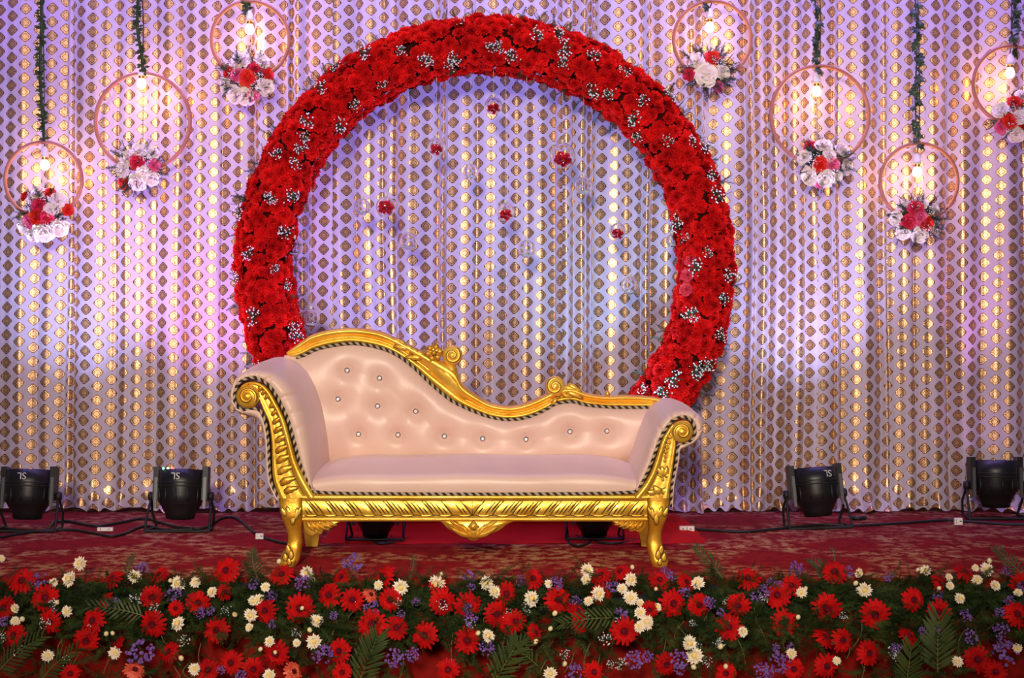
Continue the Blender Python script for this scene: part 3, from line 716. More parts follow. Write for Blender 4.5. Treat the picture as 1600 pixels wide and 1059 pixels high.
# ------------------------------------------------------------------ stage lights
def par_light(cx, Y, label, beam, power, tilt=R(10), roll=0., yaw=0., pv=.165, text=True, size=1., aim=None, spot=78, beam2=None, z=0.):
    base = Vector(((cx-CX)/F*Y, Y, z))
    root = empty('stage_light', base, label, 'stage light', 'stage lights along the curtain foot')
    piv = Vector((0, 0, pv*size))
    T = Matrix.Translation(base) @ Matrix.Rotation(yaw, 4, 'Z') @ Matrix.Translation(piv) @ Matrix.Rotation(roll, 4, 'Y') @ Matrix.Rotation(-tilt, 4, 'X') @ Matrix.Scale(size, 4)
    b = M()
    b.lathe([(.050, -.112), (.066, -.108), (.072, -.085), (.094, -.045), (.099, -.040), (.104, .0), (.110, .06), (.112, .125), (.106, .125), (.103, .10), (.100, .07)], 32, 0, T)
    for z in (.045, .062): b.lathe([(.1095, z-.003), (.1135, z), (.1105, z+.003)], 32, 1, T)
    for a in [k*pi/6 for k in range(12)]:
        b.box((-.003, .096, -.03), (.003, .110, .035), 1, T @ Matrix.Rotation(a, 4, 'Z'))
    body = b.build('lamp_housing', [BLACK, BLACK2], root)
    for s in (-1, 1):
        tb = M(); tb.box((s*.118-.014, -.030, -.02), (s*.118+.014, .030, .142), 0, T); tb.box((s*.118-.005, -.036, -.06), (s*.118+.009, -.028, .09), 1, T)
        tb.build('side_bracket', [BLACK, GREYM], root, False)
    M().lathe([(.0003, -.111), (.050, -.112)], 20, 0, T).build('rear_cap', BLACK2, root)
    if cx == 283:
        for k_, (dx, c_) in enumerate(((-.070, (.1, 1, .25)), (-.048, (1, .9, .75)), (-.028, (1, .12, .08)))):
            M().blob(T @ Vector((dx, -.086, .128)), .006).build('led', mat('led_%s' % ('green', 'warm', 'red')[k_], (.1, .1, .1), .3, emit=c_, es=5), root)
    lens = M().lathe([(.0003, .085), (.102, .085)], 24, 0, T).build('lens', lens_mat('led_lens', beam), root)
    T0 = Matrix.Translation(base) @ Matrix.Rotation(yaw, 4, 'Z') @ Matrix.Rotation(roll*.6, 4, 'Y') @ Matrix.Scale(size, 4)
    for s in (-1, 1):
        y_ = M()
        for dx, dy in ((.012, -.085), (-.004, .075)):
            y_.tube([T0 @ Vector((s*.142, 0, pv)), T0 @ Vector((s*(.142+.010), dy*.55, .085)), T0 @ Vector((s*(.142+dx), dy, .008))], .0065*size, 6)
        y_.tube([T0 @ Vector((s*.154, -.085, .008)), T0 @ Vector((s*.138, .075, .008))], .0065*size, 6)
        y_.build('yoke_leg', BLACK2, root)
        kn = M(); kn.lathe([(.0002, .0), (.020, .0), (.023, .008), (.021, .020), (.0002, .022)], 12, 0, T0 @ Matrix.Translation((s*.136, 0, pv)) @ Matrix.Rotation(s*pi/2, 4, 'Y'))
        kn.build('knob', BLACK2, root)
    M().tube([T0 @ Vector((-.150, -.085, .008)), T0 @ Vector((.150, -.085, .008))], .0065*size, 6).build('foot_bar', BLACK2, root)
    if text:
        cu = bpy.data.curves.new('lettering', 'FONT'); cu.body = 'SL'; cu.size = .046; cu.extrude = .0006; cu.align_x = 'CENTER'; cu.align_y = 'CENTER'
        cu.materials.append(WHITEINK)
        tmp = bpy.data.objects.new('lettering_source', cu); me = bpy.data.meshes.new_from_object(tmp); bpy.data.objects.remove(tmp)
        o = bpy.data.objects.new('lettering', me); COL.objects.link(o); o.parent = root
        a = text if isinstance(text, float) else 0.
        mt = T @ Matrix.Rotation(a, 4, 'Z') @ Matrix.Translation((0, -.1165, .092)) @ Matrix.Rotation(pi/2, 4, 'X') @ Matrix.Rotation(pi, 4, 'Z')
        o.matrix_basis = Matrix.Translation(-base) @ mt
    src = T @ Vector((0, 0, .12))
    tgt = Vector(aim) if aim else Vector((base.x, YC, 2.0))
    l = light('led_beam', 'SPOT', src, tgt, power, beam, spot_size=R(spot), spot_blend=1., shadow_soft_size=.05)
    l.parent = root; l.location = src-base
    if beam2:
        l = light('led_beam', 'SPOT', src, (base.x+beam2[1], YC, 2.2), power*beam2[2], beam2[0], spot_size=R(70), spot_blend=1., shadow_soft_size=.05)
        l.parent = root; l.location = src-base
    return root
par_light(45, 6.55, 'black LED can light by the curtain, leftmost of the row', (.42, .52, 1), 125, text=.02, beam2=((.8, .4, 1), .3, .3))
par_light(283, 6.55, 'black LED can light between leftmost can and the sofa, coloured glow at its rim', (.86, .36, 1), 110, text=-.02, beam2=((.7, .3, 1), -.2, .3))
par_light(1275, 6.66, 'black LED can light leaning slightly, right of the sofa arm', (.48, .56, 1), 125, roll=R(-3), yaw=R(4), text=.32, beam2=((.8, .4, 1), .3, .3))
par_light(1555, 7.0, 'black LED can light close against the curtain, rightmost of the row', (.92, .38, 1), 85, text=False, tilt=R(4), size=1.03, aim=(2.45, YC, 3.2), spot=46)
par_light(588, 6.20, 'black LED can light under the left half of the sofa', (.32, .30, 1), 125, text=False, size=.85, pv=.118, tilt=R(28), aim=(-.8, YC, 2.0), z=.012)
par_light(928, 6.22, 'black LED can light under the right half of the sofa', (.30, .62, 1), 125, text=False, size=.85, pv=.118, tilt=R(28), aim=(.6, YC, 2.1), z=.012)

# ------------------------------------------------------------------ cables
def cable(pts, label, r=.006, name='power_cable'):
    w_ = [Vector(((x-CX)/F*(CAMZ*F/(y-CY)), CAMZ*F/(y-CY), r+.001)) for x, y in pts]
    c = spline([tuple(p) for p in w_], len(w_)*8)
    o = M().tube([Vector(p) for p in c], r, 6).build(name, BLACK2, None, org=w_[0]); return tag(o, label, 'cable')
cable([(0,826),(40,832),(72,830),(85,818),(110,817),(150,824),(190,818),(225,812),(250,818),(280,826),(320,827),(345,812),(370,812),(400,836),(430,848),(452,852)], 'black power cable snaking left of the sofa between two can lights', .007)
cable([(0,842),(20,838),(60,832),(110,830),(150,836),(172,840),(195,836),(212,828),(232,824),(258,830),(300,829)], 'black power cable bunched in front of the second can light', .007)
cable([(1030,828),(1060,827),(1100,830),(1160,833),(1200,830),(1240,826),(1285,822),(1340,823),(1400,820),(1470,815),(1495,815)], 'black power cable running from the sofa leg to the leaning can light', .007)
cable([(1500,816),(1530,818),(1570,821),(1600,822),(1640,824)], 'black power cable at the far right below the last can light', .007)
cable([(1330,812),(1340,813),(1352,812)], 'short black plug end lying beside the leaning can light', .011, 'plug')
cable([(556,841),(575,846),(600,850),(612,840),(596,836),(584,842),(592,851),(620,849)], 'black cable loop under the left half of the sofa', .006)
cable([(888,840),(890,850),(902,855),(916,852),(926,843),(914,836),(898,838),(930,848),(960,851),(995,846)], 'black cable loop under the right half of the sofa', .006)
def tagbox(x, y, w_, h_, label, name='cable_tag', sp=False):
    Y = CAMZ*F/(y+h_/2-CY); c = P(x, y, Y-.01); S = Y/F
    t = empty(name, (c.x, Y-.012, 0), label, 'connector')
    m = M().box((c.x-w_*S/2, Y-.02, .003), (c.x+w_*S/2, Y-.005, .003+h_*S*1.05))
    m.build('housing', WHITEP, t, False)
    M().box((c.x-w_*S*.02-(0 if sp else w_*S*.3), Y-.0208, .004+h_*S*.1), (c.x+w_*S*.02-(0 if sp else w_*S*.3), Y-.0195, .004+h_*S*.9)).build('seam', DARKMETAL, t, False)
    for k in (-1, 1) if sp else (1,):
        M().box((c.x+k*w_*S*.25-.005, Y-.0208, .004+h_*S*.45), (c.x+k*w_*S*.25+.005, Y-.0197, .004+h_*S*.62)).build('slot', GREYM, t, False)
tagbox(1073, 827, 23, 9, 'white double cable connector on the carpet beside the sofa', 'cable_connector', True)
tagbox(1497, 815, 12, 10, 'white square plug on the carpet near the last can light', 'plug')
tagbox(165, 827, 24, 5, 'slim white connector lying on bunched black cables', 'cable_connector')
tagbox(406, 838, 12, 8, 'small round white connector by the sofa front leg', 'cable_connector')

# ------------------------------------------------------------------ hanging hoops
IVYLEAF = M()
pts = [(0,0),(.35,-.05),(.5,.2),(.33,.32),(.42,.62),(.18,.62),(0,1.0),(-.18,.62),(-.42,.62),(-.33,.32),(-.5,.2),(-.35,-.05)]
IVYLEAF.add([Vector((x, y, -.12*abs(x)-.1*y*y)) for x, y in pts]+[Vector((0, .4, .06))], [(i, (i+1) % 12, 12) for i in range(12)])
IVY_ME = IVYLEAF.mesh('leaf', IVY, False)
def hoop(cx, cy, rad, Y, label, bulb, roses, vine, yaw=0., fern=26, power=2.6, seed=0):
    S = Y/F; c = P(cx, cy, Y); q = random.Random(seed)
    root = empty('hanging_hoop', (c.x, Y, c.z), label, 'hanging decoration', 'flower hoops hanging before the curtain')
    Rw = rad*S; m = M()
    ca, sa = cos(yaw), sin(yaw)
    ring = lambda a, r_: Vector((c.x+cos(a)*r_*ca, Y+cos(a)*r_*sa, c.z+sin(a)*r_))
    rows = []
    for i in range(64):
        a = 2*pi*i/64; o = ring(a, 1)-c; o.normalize(); n_ = Vector((-sa, ca, 0))
        rows.append([c+o*Rw+(o*cos(b)*.010+n_*sin(b)*.014) for b in [2*pi*j/8 for j in range(8)]])
    rows.append(rows[0]); m.grid(rows, closed=True); m.build('hoop', WOOD, root)
    top = c+Vector((0, 0, Rw))
    # lamp
    bp = P(bulb[0], bulb[1], Y); ht = Vector((bp.x, Y, top.z-.012)); hz = (ht.z-bp.z)
    L = min(hz-.03, .062)
    lh = M(); mt = Matrix.Translation((bp.x, Y, bp.z+.034))
    lh.lathe([(.0002, L), (.007, L), (.013, L*.86), (.019, L*.72), (.019, .022), (.021, .020), (.021, .006), (.018, .004)], 16, 0, mt); lh.lathe([(.0145, .006), (.0145, -.012)], 14, 1, mt)
    holder = lh.build('lamp_holder', [WHITEP, BRASS], root)
    bl = M(); bl.lathe([(.012, .024), (.014, .014), (.021, -.002), (.0235, -.016), (.020, -.030), (.010, -.038), (.0003, -.040)], 18, 0, Matrix.Translation((bp.x, Y, bp.z+.010)))
    bl.build('bulb', BULB, holder)
    l = light('bulb_glow', 'POINT', (bp.x, Y-.0, bp.z), (bp.x, Y+1, bp.z), power, (1, .52, .15), shadow_soft_size=.03)
    l.parent = root; l.location = Vector((bp.x, Y+.05, bp.z-.01))-c
    M().tube([(bp.x, Y, bp.z+.034+L), (top.x, Y, top.z), (top.x+.004, Y, top.z+.25), (P(vine[0], 0, Y).x, Y, 3.42)], .003, 5).build('cord', BLACK2, root)
    M().tube([(bp.x+.005, Y+.02, bp.z), (bp.x+.004, Y+.01, c.z-Rw*.8)], .0015, 4).build('wire', WIRE, root)
    # flowers
    mx = sum(r[0] for r in roses)/len(roses); my = sum(r[1] for r in roses)/len(roses)
    for i, (x, y, r_, col) in enumerate(roses):
        dx, dy = (x-mx)/30, (y-my)/30; dep = .075-.03*(dx*dx+dy*dy)
        p = P(x, y, Y-dep)
        put('rose', ROSE_ME[col][i % 3], frame(p, (dx*.9+q.uniform(-.2, .2), -1, -dy*.8+q.uniform(-.1, .25)), r_*S/.040*1.04, q.uniform(0, 6)), root)
    items = []
    for k in range(int(fern*2.2)):
        a = q.uniform(0, 2*pi); d = Vector((cos(a), q.uniform(-.6, .2), sin(a)*.9))
        items.append((FERNS[k % 6], frame(P(mx, my, Y-.015)+d*.045, d, q.uniform(.6, 1.05), q.uniform(0, 6))))
    tag(merge(items).build('fern_greenery', GREYFERN, root, False), kind='stuff')
    for k in range(4):
        a = q.uniform(0, 2*pi); p = P(mx+cos(a)*18, my+sin(a)*16, Y-.045)
        put('gypsophila', GYP_ME[k], frame(p, (cos(a)*.5, -1, -sin(a)*.5), .8, k), root)
    # vine
    vx0, vx1, ytop, ybot, style = vine
    vp = [P(vx0+(vx1-vx0)*t+2*sin(t*7+seed), ytop+(ybot-ytop)*t, Y-.004) for t in [i/24 for i in range(25)]]
    top_p = Vector((vp[0].x, Y-.004, 3.42)); path = [top_p]+vp
    v = M().tube(path, .004 if style == 'ivy' else .009, 5); vo = v.build('vine', STEM if style == 'ivy' else MOSS, root)
    Ltot = vp[0].z-vp[-1].z+.12
    def at(t):
        z = vp[0].z+.12-Ltot*t; f = max(0, min(1, (vp[0].z-z)/max(vp[0].z-vp[-1].z, 1e-6)))*24; i = min(int(f), 23); p = vp[i].lerp(vp[i+1], f-i); return Vector((p.x, p.y, z))
    if style == 'ivy':
        n = max(8, int(Ltot/.026))
        for k in range(n):
            p = at(min(1, (k+q.random()*.8)/n)); a = q.uniform(-pi, pi)
            nrm = Vector((sin(a)*.7, -.8, q.uniform(0, .7))).normalized(); dr = Vector((cos(a)*.8, -.2, -.5+q.uniform(-.4, .3)))
            dr = (dr-nrm*dr.dot(nrm)).normalized(); xx = dr.cross(nrm)
            mt = Matrix((xx, dr, nrm)).transposed().to_4x4(); mt.translation = p+dr*.004+Vector((0, -.006, 0))
            put('leaf', IVY_ME, mt @ Matrix.Scale(q.uniform(.035, .062), 4), vo)
    else:
        mm = M(); n = int(Ltot/.0045)
        for k in range(n):
            p = at(q.random()); a = q.uniform(-pi, pi); d = Vector((cos(a), -abs(sin(a))*.8, q.uniform(-.9, .5))).normalized(); L_ = q.uniform(.018, .038); w_ = d.cross(Vector((.3, 1, .2))).normalized()*.0075
            b = p+d*.004; mm.add([b, b+d*L_*.5-w_, b+d*L_, b+d*L_*.5+w_], [(0, 1, 2, 3)])
        tag(mm.build('vine_foliage', MOSS, vo, False), kind='stuff')
YH = 7.04
hoop(68, 281, 59, YH, 'small hoop at the far left with lit bulb and the lowest flower bunch there', (70, 257),
     [(61,302,12,'w'),(90,313,13,'w'),(61,320,12,'c'),(57,338,13,'r'),(73,340,12,'c'),(46,345,11,'p'),(38,354,12,'w'),(69,363,16,'w'),(92,355,14,'w'),(106,328,9,'r'),(39,307,8,'r'),(77,302,9,'r'),(80,328,11,'w'),(52,368,11,'w')], (63, 67, 0, 222, 'moss'), .05, 16, seed=1)
hoop(223, 190, 75, YH, 'larger hoop second from the left with mossy vine and mostly white roses', (221, 130),
     [(217,236,14,'w'),(236,238,12,'w'),(199,247,12,'w'),(193,265,14,'w'),(215,252,13,'c'),(241,258,10,'p'),(236,278,12,'w'),(215,285,14,'w'),(194,287,10,'r'),(222,268,10,'w')], (214, 222, 0, 116, 'moss'), -.05, 34, seed=2)
hoop(391, 62, 60, YH, 'hoop overlapping the upper left of the red ring, white roses around a red one', (390, 45),
     [(376,96,16,'w'),(409,97,13,'w'),(370,116,12,'p'),(398,106,10,'c'),(387,122,13,'r'),(357,114,9,'r'),(418,116,10,'r'),(354,134,13,'w'),(368,146,15,'w'),(384,150,14,'w'),(414,136,14,'w'),(394,148,10,'p')], (383, 385, -10, 24, 'moss'), .04, 30, seed=3)
hoop(1113, 62, 60, YH, 'hoop at the upper right shoulder of the red ring with few roses', (1109, 42),
     [(1089,95,12,'w'),(1114,91,12,'r'),(1077,116,10,'c'),(1103,118,17,'w'),(1129,113,12,'w'),(1123,136,9,'p')], (1106, 1106, -30, 8, 'ivy'), -.04, 44, seed=4)
hoop(1281, 180, 77, YH, 'largest hoop right of the red ring with ivy at its top', (1276, 142),
     [(1265,228,9,'c'),(1286,228,13,'w'),(1316,234,12,'w'),(1257,246,12,'w'),(1281,257,12,'r'),(1301,258,11,'p'),(1322,261,12,'w'),(1265,275,14,'w'),(1290,278,14,'w'),(1281,286,9,'p'),(1306,275,11,'w'),(1296,243,11,'w')], (1274, 1277, -10, 108, 'ivy'), .03, 34, seed=5)
hoop(1436, 284, 60, YH, 'lowest hoop on the right on a long ivy vine, crimson roses', (1433, 268),
     [(1411,319,9,'w'),(1441,316,10,'w'),(1431,326,12,'c'),(1401,341,11,'w'),(1420,346,12,'c'),(1438,340,11,'p'),(1447,350,12,'r'),(1411,364,11,'w'),(1437,367,12,'w'),(1461,358,11,'w'),(1460,326,9,'w')], (1430, 1433, -10, 230, 'ivy'), -.03, 40, seed=6)
hoop(1580, 132, 60, YH, 'hoop cut off by the picture edge at the upper right', (1578, 113),
     [(1564,172,12,'w'),(1585,160,11,'r'),(1597,151,12,'w'),(1576,190,12,'r'),(1564,199,10,'p'),(1593,183,11,'w'),(1601,199,10,'r'),(1588,210,13,'w'),(1610,175,12,'w'),(1615,195,12,'w')], (1585, 1582, -10, 80, 'ivy'), .04, 22, seed=7)

# ------------------------------------------------------------------ glass globes in the ring
PETAL = fluffy_m(99, .033, 22, .1).mesh('rose_head', mat('globe_rose', (.75, .02, .06), .7, spec=.1))
def globe(x, y, r, Y, label, red=None, redlabel=None):
    S = Y/F; c = P(x, y, Y); rr = r*S
    root = empty('glass_globe', c, label, 'glass globe', 'clear globes hanging inside the flower ring')
    g = M(); mt = Matrix.Translation(c)
    prof = lambda k: [(max(k*sin(a), .0003), -k*cos(a)) for a in [pi*i/14 for i in range(15)]]
    g.lathe(prof(rr), 24, 0, mt)
    inner = M().lathe(prof(rr-.0042), 24, 0, mt); o_ = len(g.v); g.v += inner.v; g.f += [tuple(i+o_ for i in f[::-1]) for f in inner.f]; g.m += inner.m
    g.build('globe', GLASS, root)
    nb = M().lathe([(.0003, rr-.001), (.008, rr-.001), (.007, rr+.008), (.010, rr+.012), (.004, rr+.016), (.0003, rr+.017)], 12, 0, mt); nb.build('hook', LINE, root)
    zt = RC.z+math.sqrt(max((RR-RT)**2-(c.x-RC.x)**2, .01))+.06
    M().tube([c+Vector((0, 0, rr+.016)), Vector((c.x, Y, zt))], .0008, 4).build('hanging_line', LINE, root)
    if red:
        o = put('rose_head', PETAL, frame(c-Vector((0, -.004, rr*(.38 if red == 1 else .15))), (.1, -1, .6), rr/.04*(.88 if red == 1 else 1.02), x), None)
        tag(o, redlabel, 'flower', 'red rose heads inside glass globes')
    else:
        d = M().lathe([(.0003, 0), (rr*.5, .002), (rr*.66, .008), (rr*.6, .011), (.0003, .010)], 14, 0, Matrix.Translation(c-Vector((0, 0, rr*.80)))); d.build('bottom_highlight', GYP, root)  # white disc stands in for the bright highlight at the globe's bottom
G = [(771,165,14,1,'glass globe with red petals hanging highest, under the ring top'),(682,229,14,1,'glass globe with red petals below and left of the highest globe'),(736,268,12,0,'empty clear globe just left of the ring centre line, upper'),
     (879,243,20,1,'largest clear globe, red petals inside, upper right in the ring'),(912,290,14,0,'empty clear globe below the largest globe'),(566,323,13,0,'empty clear globe touching left of the full red one'),
     (603,323,16,2,'glass globe filled with red petals in the left half of the ring'),(638,377,14,0,'empty clear globe low between the full red globe and ring centre'),(460,386,14,0,'empty clear globe against the left inner edge of ring'),
     (790,331,14,1,'glass globe with red petals near the middle of the ring'),(823,389,14,0,'empty clear globe below the middle petal globe'),(965,361,13,1,'glass globe with pinkish red petals near the right inner edge'),
     (984,446,14,0,'lowest empty clear globe in the right half of the ring'),(1050,376,10,0,'empty clear globe half lost against the right ring flowers'),(486,497,14,0,'empty clear globe just above the sofa back at left')]
for (x, y, r, red, lab) in G:
    globe(x, y, r, YR-.02, lab, red, 'red rose head inside the '+lab.split(',')[0].replace('glass globe with red petals', 'globe').replace('glass globe filled with red petals', 'full globe').replace('glass globe with pinkish red petals', 'globe')+(' of all' if 'highest' in lab else ''))

# ------------------------------------------------------------------ flower border along the stage edge
def lerp_tab(x, xs, ys):
    if x <= xs[0]: return ys[0]
    for a, b, c, d in zip(xs, xs[1:], ys, ys[1:]):
        if x <= b: return c+(d-c)*(x-a)/(b-a)
    return ys[-1]
def YBK(py): return lerp_tab(py, [865, 890, 920, 960, 1000, 1060], [5.32, 5.23, 5.11, 5.01, 4.96, 4.93])
def gerbera_m(seed, r=.05):
    q = random.Random(seed); m = M()
    for lay, (n, r1, z0, z1, wd) in enumerate(((17, 1.0, .0, .004, .42), (15, .88, .004, .009, .38), (13, .50, .007, .013, .24))):
        for i in range(n):
            a = 2*pi*(i+.5*lay)/n+q.uniform(-.07, .07); L = r*r1*q.uniform(.88, 1.06); w_ = wd*r*.5
            d = Vector((cos(a), sin(a), 0)); t = Vector((-sin(a), cos(a), 0)); zz = z1+q.uniform(-.006, .004)
            b = d*r*.16+Vector((0, 0, z0)); mid = d*L*.62+Vector((0, 0, z1*.8+.004)); e = d*L+Vector((0, 0, zz-.004))
            m.add([b-t*w_*.3, b+t*w_*.3, mid+t*w_*.62, e+t*w_*.40, e-t*w_*.40, mid-t*w_*.62], [(0, 1, 2, 5), (5, 2, 3, 4)])
    return m
GER = [gerbera_m(200+i) for i in range(4)]
GER_ME = [g.mesh('gerbera', GERB, False) for g in GER]; GER_OR = GER[1].mesh('gerbera', ORGERB, False)
gc = M().lathe([(.0125, .008), (.0115, .015), (.008, .018), (.0003, .016)], 12); 
for k in range(12): gc.octa((cos(k*pi/6)*.0105, sin(k*pi/6)*.0105, .016), .0024)
GC_ME = gc.mesh('flower_centre', GERBC, False)
def mum_m(seed, r=.03):
    q = random.Random(seed); m = M()
    for lay, (n, r1, z0, z1) in enumerate(((18, 1, 0, .004), (16, .85, .004, .012), (12, .62, .008, .019))):
        for i in range(n):
            a = 2*pi*(i+.5*lay)/n+q.uniform(-.1, .1); L = r*r1*q.uniform(.82, 1.08); w_ = .0042
            d = Vector((cos(a), sin(a), 0)); t = Vector((-sin(a), cos(a), 0))
            b = d*r*.12+Vector((0, 0, z0)); mid = d*L*.7+Vector((0, 0, z1)); e = d*L+Vector((0, 0, z1+q.uniform(-.004, .004)))
            m.add([b, mid+t*w_, e, mid-t*w_], [(0, 1, 2, 3)])
    return m
MUMS = [mum_m(300+i) for i in range(3)]; MUM_ME = [g.mesh('chrysanthemum', MUM, False) for g in MUMS]
MC_ME = M().lathe([(.009, .010), (.0085, .017), (.005, .020), (.0003, .0205)], 10).mesh('flower_centre', MUMC)
def statice_m(seed):
    q = random.Random(seed); m = M()
    for i in range(46):
        a = q.uniform(0, 2*pi); rr = .036*math.sqrt(q.random()); p = Vector((cos(a)*rr, sin(a)*rr, q.uniform(-.006, .018)-rr*.3)); k = q.uniform(.0040, .0068)
        n_ = 5; ph = q.uniform(0, 6); nr = Vector((q.uniform(-.6, .6), q.uniform(-.6, .6), 1)).normalized(); ax = nr.orthogonal().normalized(); ay = nr.cross(ax)
        ring = [p+(ax*cos(ph+2*pi*j/n_)+ay*sin(ph+2*pi*j/n_))*k+nr*k*.5 for j in range(n_)]
        m.add(ring+[p], [(j, (j+1) % n_, n_) for j in range(n_)])
    return m
STA_ME = [statice_m(400+i).mesh('statice', STAT, False) for i in range(4)]
LEAFLET = M()
rows = []
for i in range(7):
    t = i/6; w_ = .055*(max(0,sin(pi*min(1, t*.93+.07)))**.7); rows.append([Vector((t, w_, -.06*t*t)), Vector((t, 0, .018-.06*t*t)), Vector((t, -w_, -.06*t*t))])
LEAFLET.grid(rows); LEAF_ME = LEAFLET.mesh('leaflet', PALM)
GERBS = [(35,909,20),(71,934,20),(80,970,18),(24,992,18),(8,950,18),(135,1000,19),(147,970,19),(178,905,17,1),(240,974,21),(237,932,17),(250,899,15,1),(309,942,18),(275,950,12),(355,892,20),(339,984,19),(266,1019,17,1),(362,1035,18),(210,1048,16,2),(395,1045,17),(325,1047,17),(165,938,14,1),(350,925,13,1),(110,1052,15),(185,1006,13,1),
 (441,899,18),(469,950,22),(415,954,18),(516,930,19),(551,937,18),(535,902,16,1),(601,901,19,1),(610,936,18),(582,975,22),(619,981,18),(665,992,20),(531,1017,18),(432,1020,20),(691,940,20),(730,946,21),(685,917,15),(730,1000,20),(775,959,19),(794,975,17),(790,927,17),(457,1050,16,2),(578,930,13,2),(700,1046,17),(535,1050,15),
 (832,905,17),(871,937,20),(902,957,18,1),(835,989,15,1),(805,970,17),(940,927,18),(940,900,17,1),(970,894,15,1),(975,986,21),(1030,907,16),(1050,942,21),(1091,945,18),(1071,910,16,1),(1015,952,13),(1139,980,20),(1154,945,18),(1169,905,19),(1040,1037,18),(927,1050,16),(1135,1052,16),(905,978,13,1),
 (1215,930,20),(1237,915,16),(1304,895,19),(1291,949,22),(1367,959,22),(1225,972,20),(1426,937,18),(1467,955,18),(1465,912,15,1),(1507,897,18,1),(1286,997,18,1),(1315,1000,18),(1356,1020,19),(1290,1040,19),(1419,995,17,1),(1587,960,20),(1527,1030,20),(1595,912,17),(1240,1045,16),(1555,1050,17)]
WHITES = [(110,905,13),(126,880,11),(25,950,8),(24,970,8),(105,955,9),(211,901,11),(280,911,13),(306,910,9),(332,925,9),(279,975,12),(179,1020,10),(75,1025,10),(304,1045,10),(392,960,11),(396,938,9),(390,980,7),(84,910,7),(2,872,6),
 (480,894,11),(415,917,8),(405,937,10),(494,970,11),(490,1002,12),(422,1002,9),(464,1004,7),(592,914,8),(626,917,13),(684,911,14),(760,910,11),(772,925,11),(762,994,11),(421,1055,10),
 (917,891,11),(915,905,9),(934,927,12),(920,939,8),(985,934,12),(985,905,11),(972,920,9),(830,935,13),(1091,911,11),(1000,957,10),(1012,972,12),(1000,980,10),(1026,949,8),(1076,1004,13),(1086,1024,14),(1160,987,9),(857,912,7),(859,1052,11),(1000,942,7),
 (1341,895,8),(1351,921,12),(1252,925,9),(1446,891,9),(1482,902,7),(1499,935,9),(1526,905,9),(1541,890,11),(1554,915,9),(1237,1021,9),(1496,1034,9),(1307,1032,7),(1590,1012,8),(1591,926,7),(1484,915,7),(1524,887,6)]
BUDS = [(89,941),(166,990),(176,989),(266,907),(367,960),(35,967),(283,1028),(690,896),(489,905),(472,950),(747,989),(407,1014),(436,877),(484,984),(430,1019),(988,886),(860,982),(837,1002),(882,1037),(1025,920),(1126,1010),(1134,1041),(1084,1042),(867,958),(1434,890),(1546,876),(1337,911),(1259,919),(1247,964),(1467,919)]
STATS = [(61,910,15),(221,887,9),(220,1020,19),(271,930,11),(177,941,8),(314,957,8),(330,954,7),(5,970,8),(397,912,8),(346,1046,6),(377,1055,8),(551,878,13),(545,890,10),(472,909,11),(425,932,8),(581,949,11),(504,1022,14),(617,1028,13),(644,1022,10),(732,902,9),(736,916,6),(650,940,6),(627,959,6),(736,967,10),(730,950,7),(761,1011,11),(521,961,6),(426,975,6),(814,907,8),(870,911,10),(900,941,9),(957,916,9),(971,959,10),(992,1030,13),(1012,1025,8),(1041,894,8),(1051,901,7),(1069,926,9),(1109,941,9),(1126,957,6),(1181,932,8),(1195,922,9),(1060,1030,13),(1062,1045,8),(896,1050,12),(1192,1047,12),
 (1244,887,10),(1325,891,8),(1389,900,8),(1245,909,6),(1205,909,7),(1219,912,6),(1466,930,8),(1510,961,9),(1516,994,11),(1564,986,12),(1570,1020,18),(1577,939,8),(1562,956,7),(1572,892,7),(1597,917,7),(1219,1035,14),(1212,1012,6),(1235,1010,6),(1461,986,7),(1400,1012,8),(1442,985,6),(1202,1052,8)]
FRONDS = [((225,962),(143,948),24,.02),((0,1046),(64,996),26,.02),((62,1066),(118,1016),24,.02),((200,912),(207,868),14,.0),((560,1068),(590,994),36,.03),((404,908),(394,862),20,.0),((772,1066),(808,1004),34,.03),((964,965),(880,974),24,.03),((790,1032),(828,998),26,.03),((1130,905),(1088,856),18,-.02),((1302,912),(1268,876),20,-.02),((1465,1050),(1467,968),42,.03),((1416,1068),(1424,1010),32,.03),((1604,905),(1558,858),20,-.02),((840,1040),(800,1010),24,.02),((1305,880),(1300,856),9,-.02),((925,893),(895,872),7,0),((640,905),(646,868),10,0)]
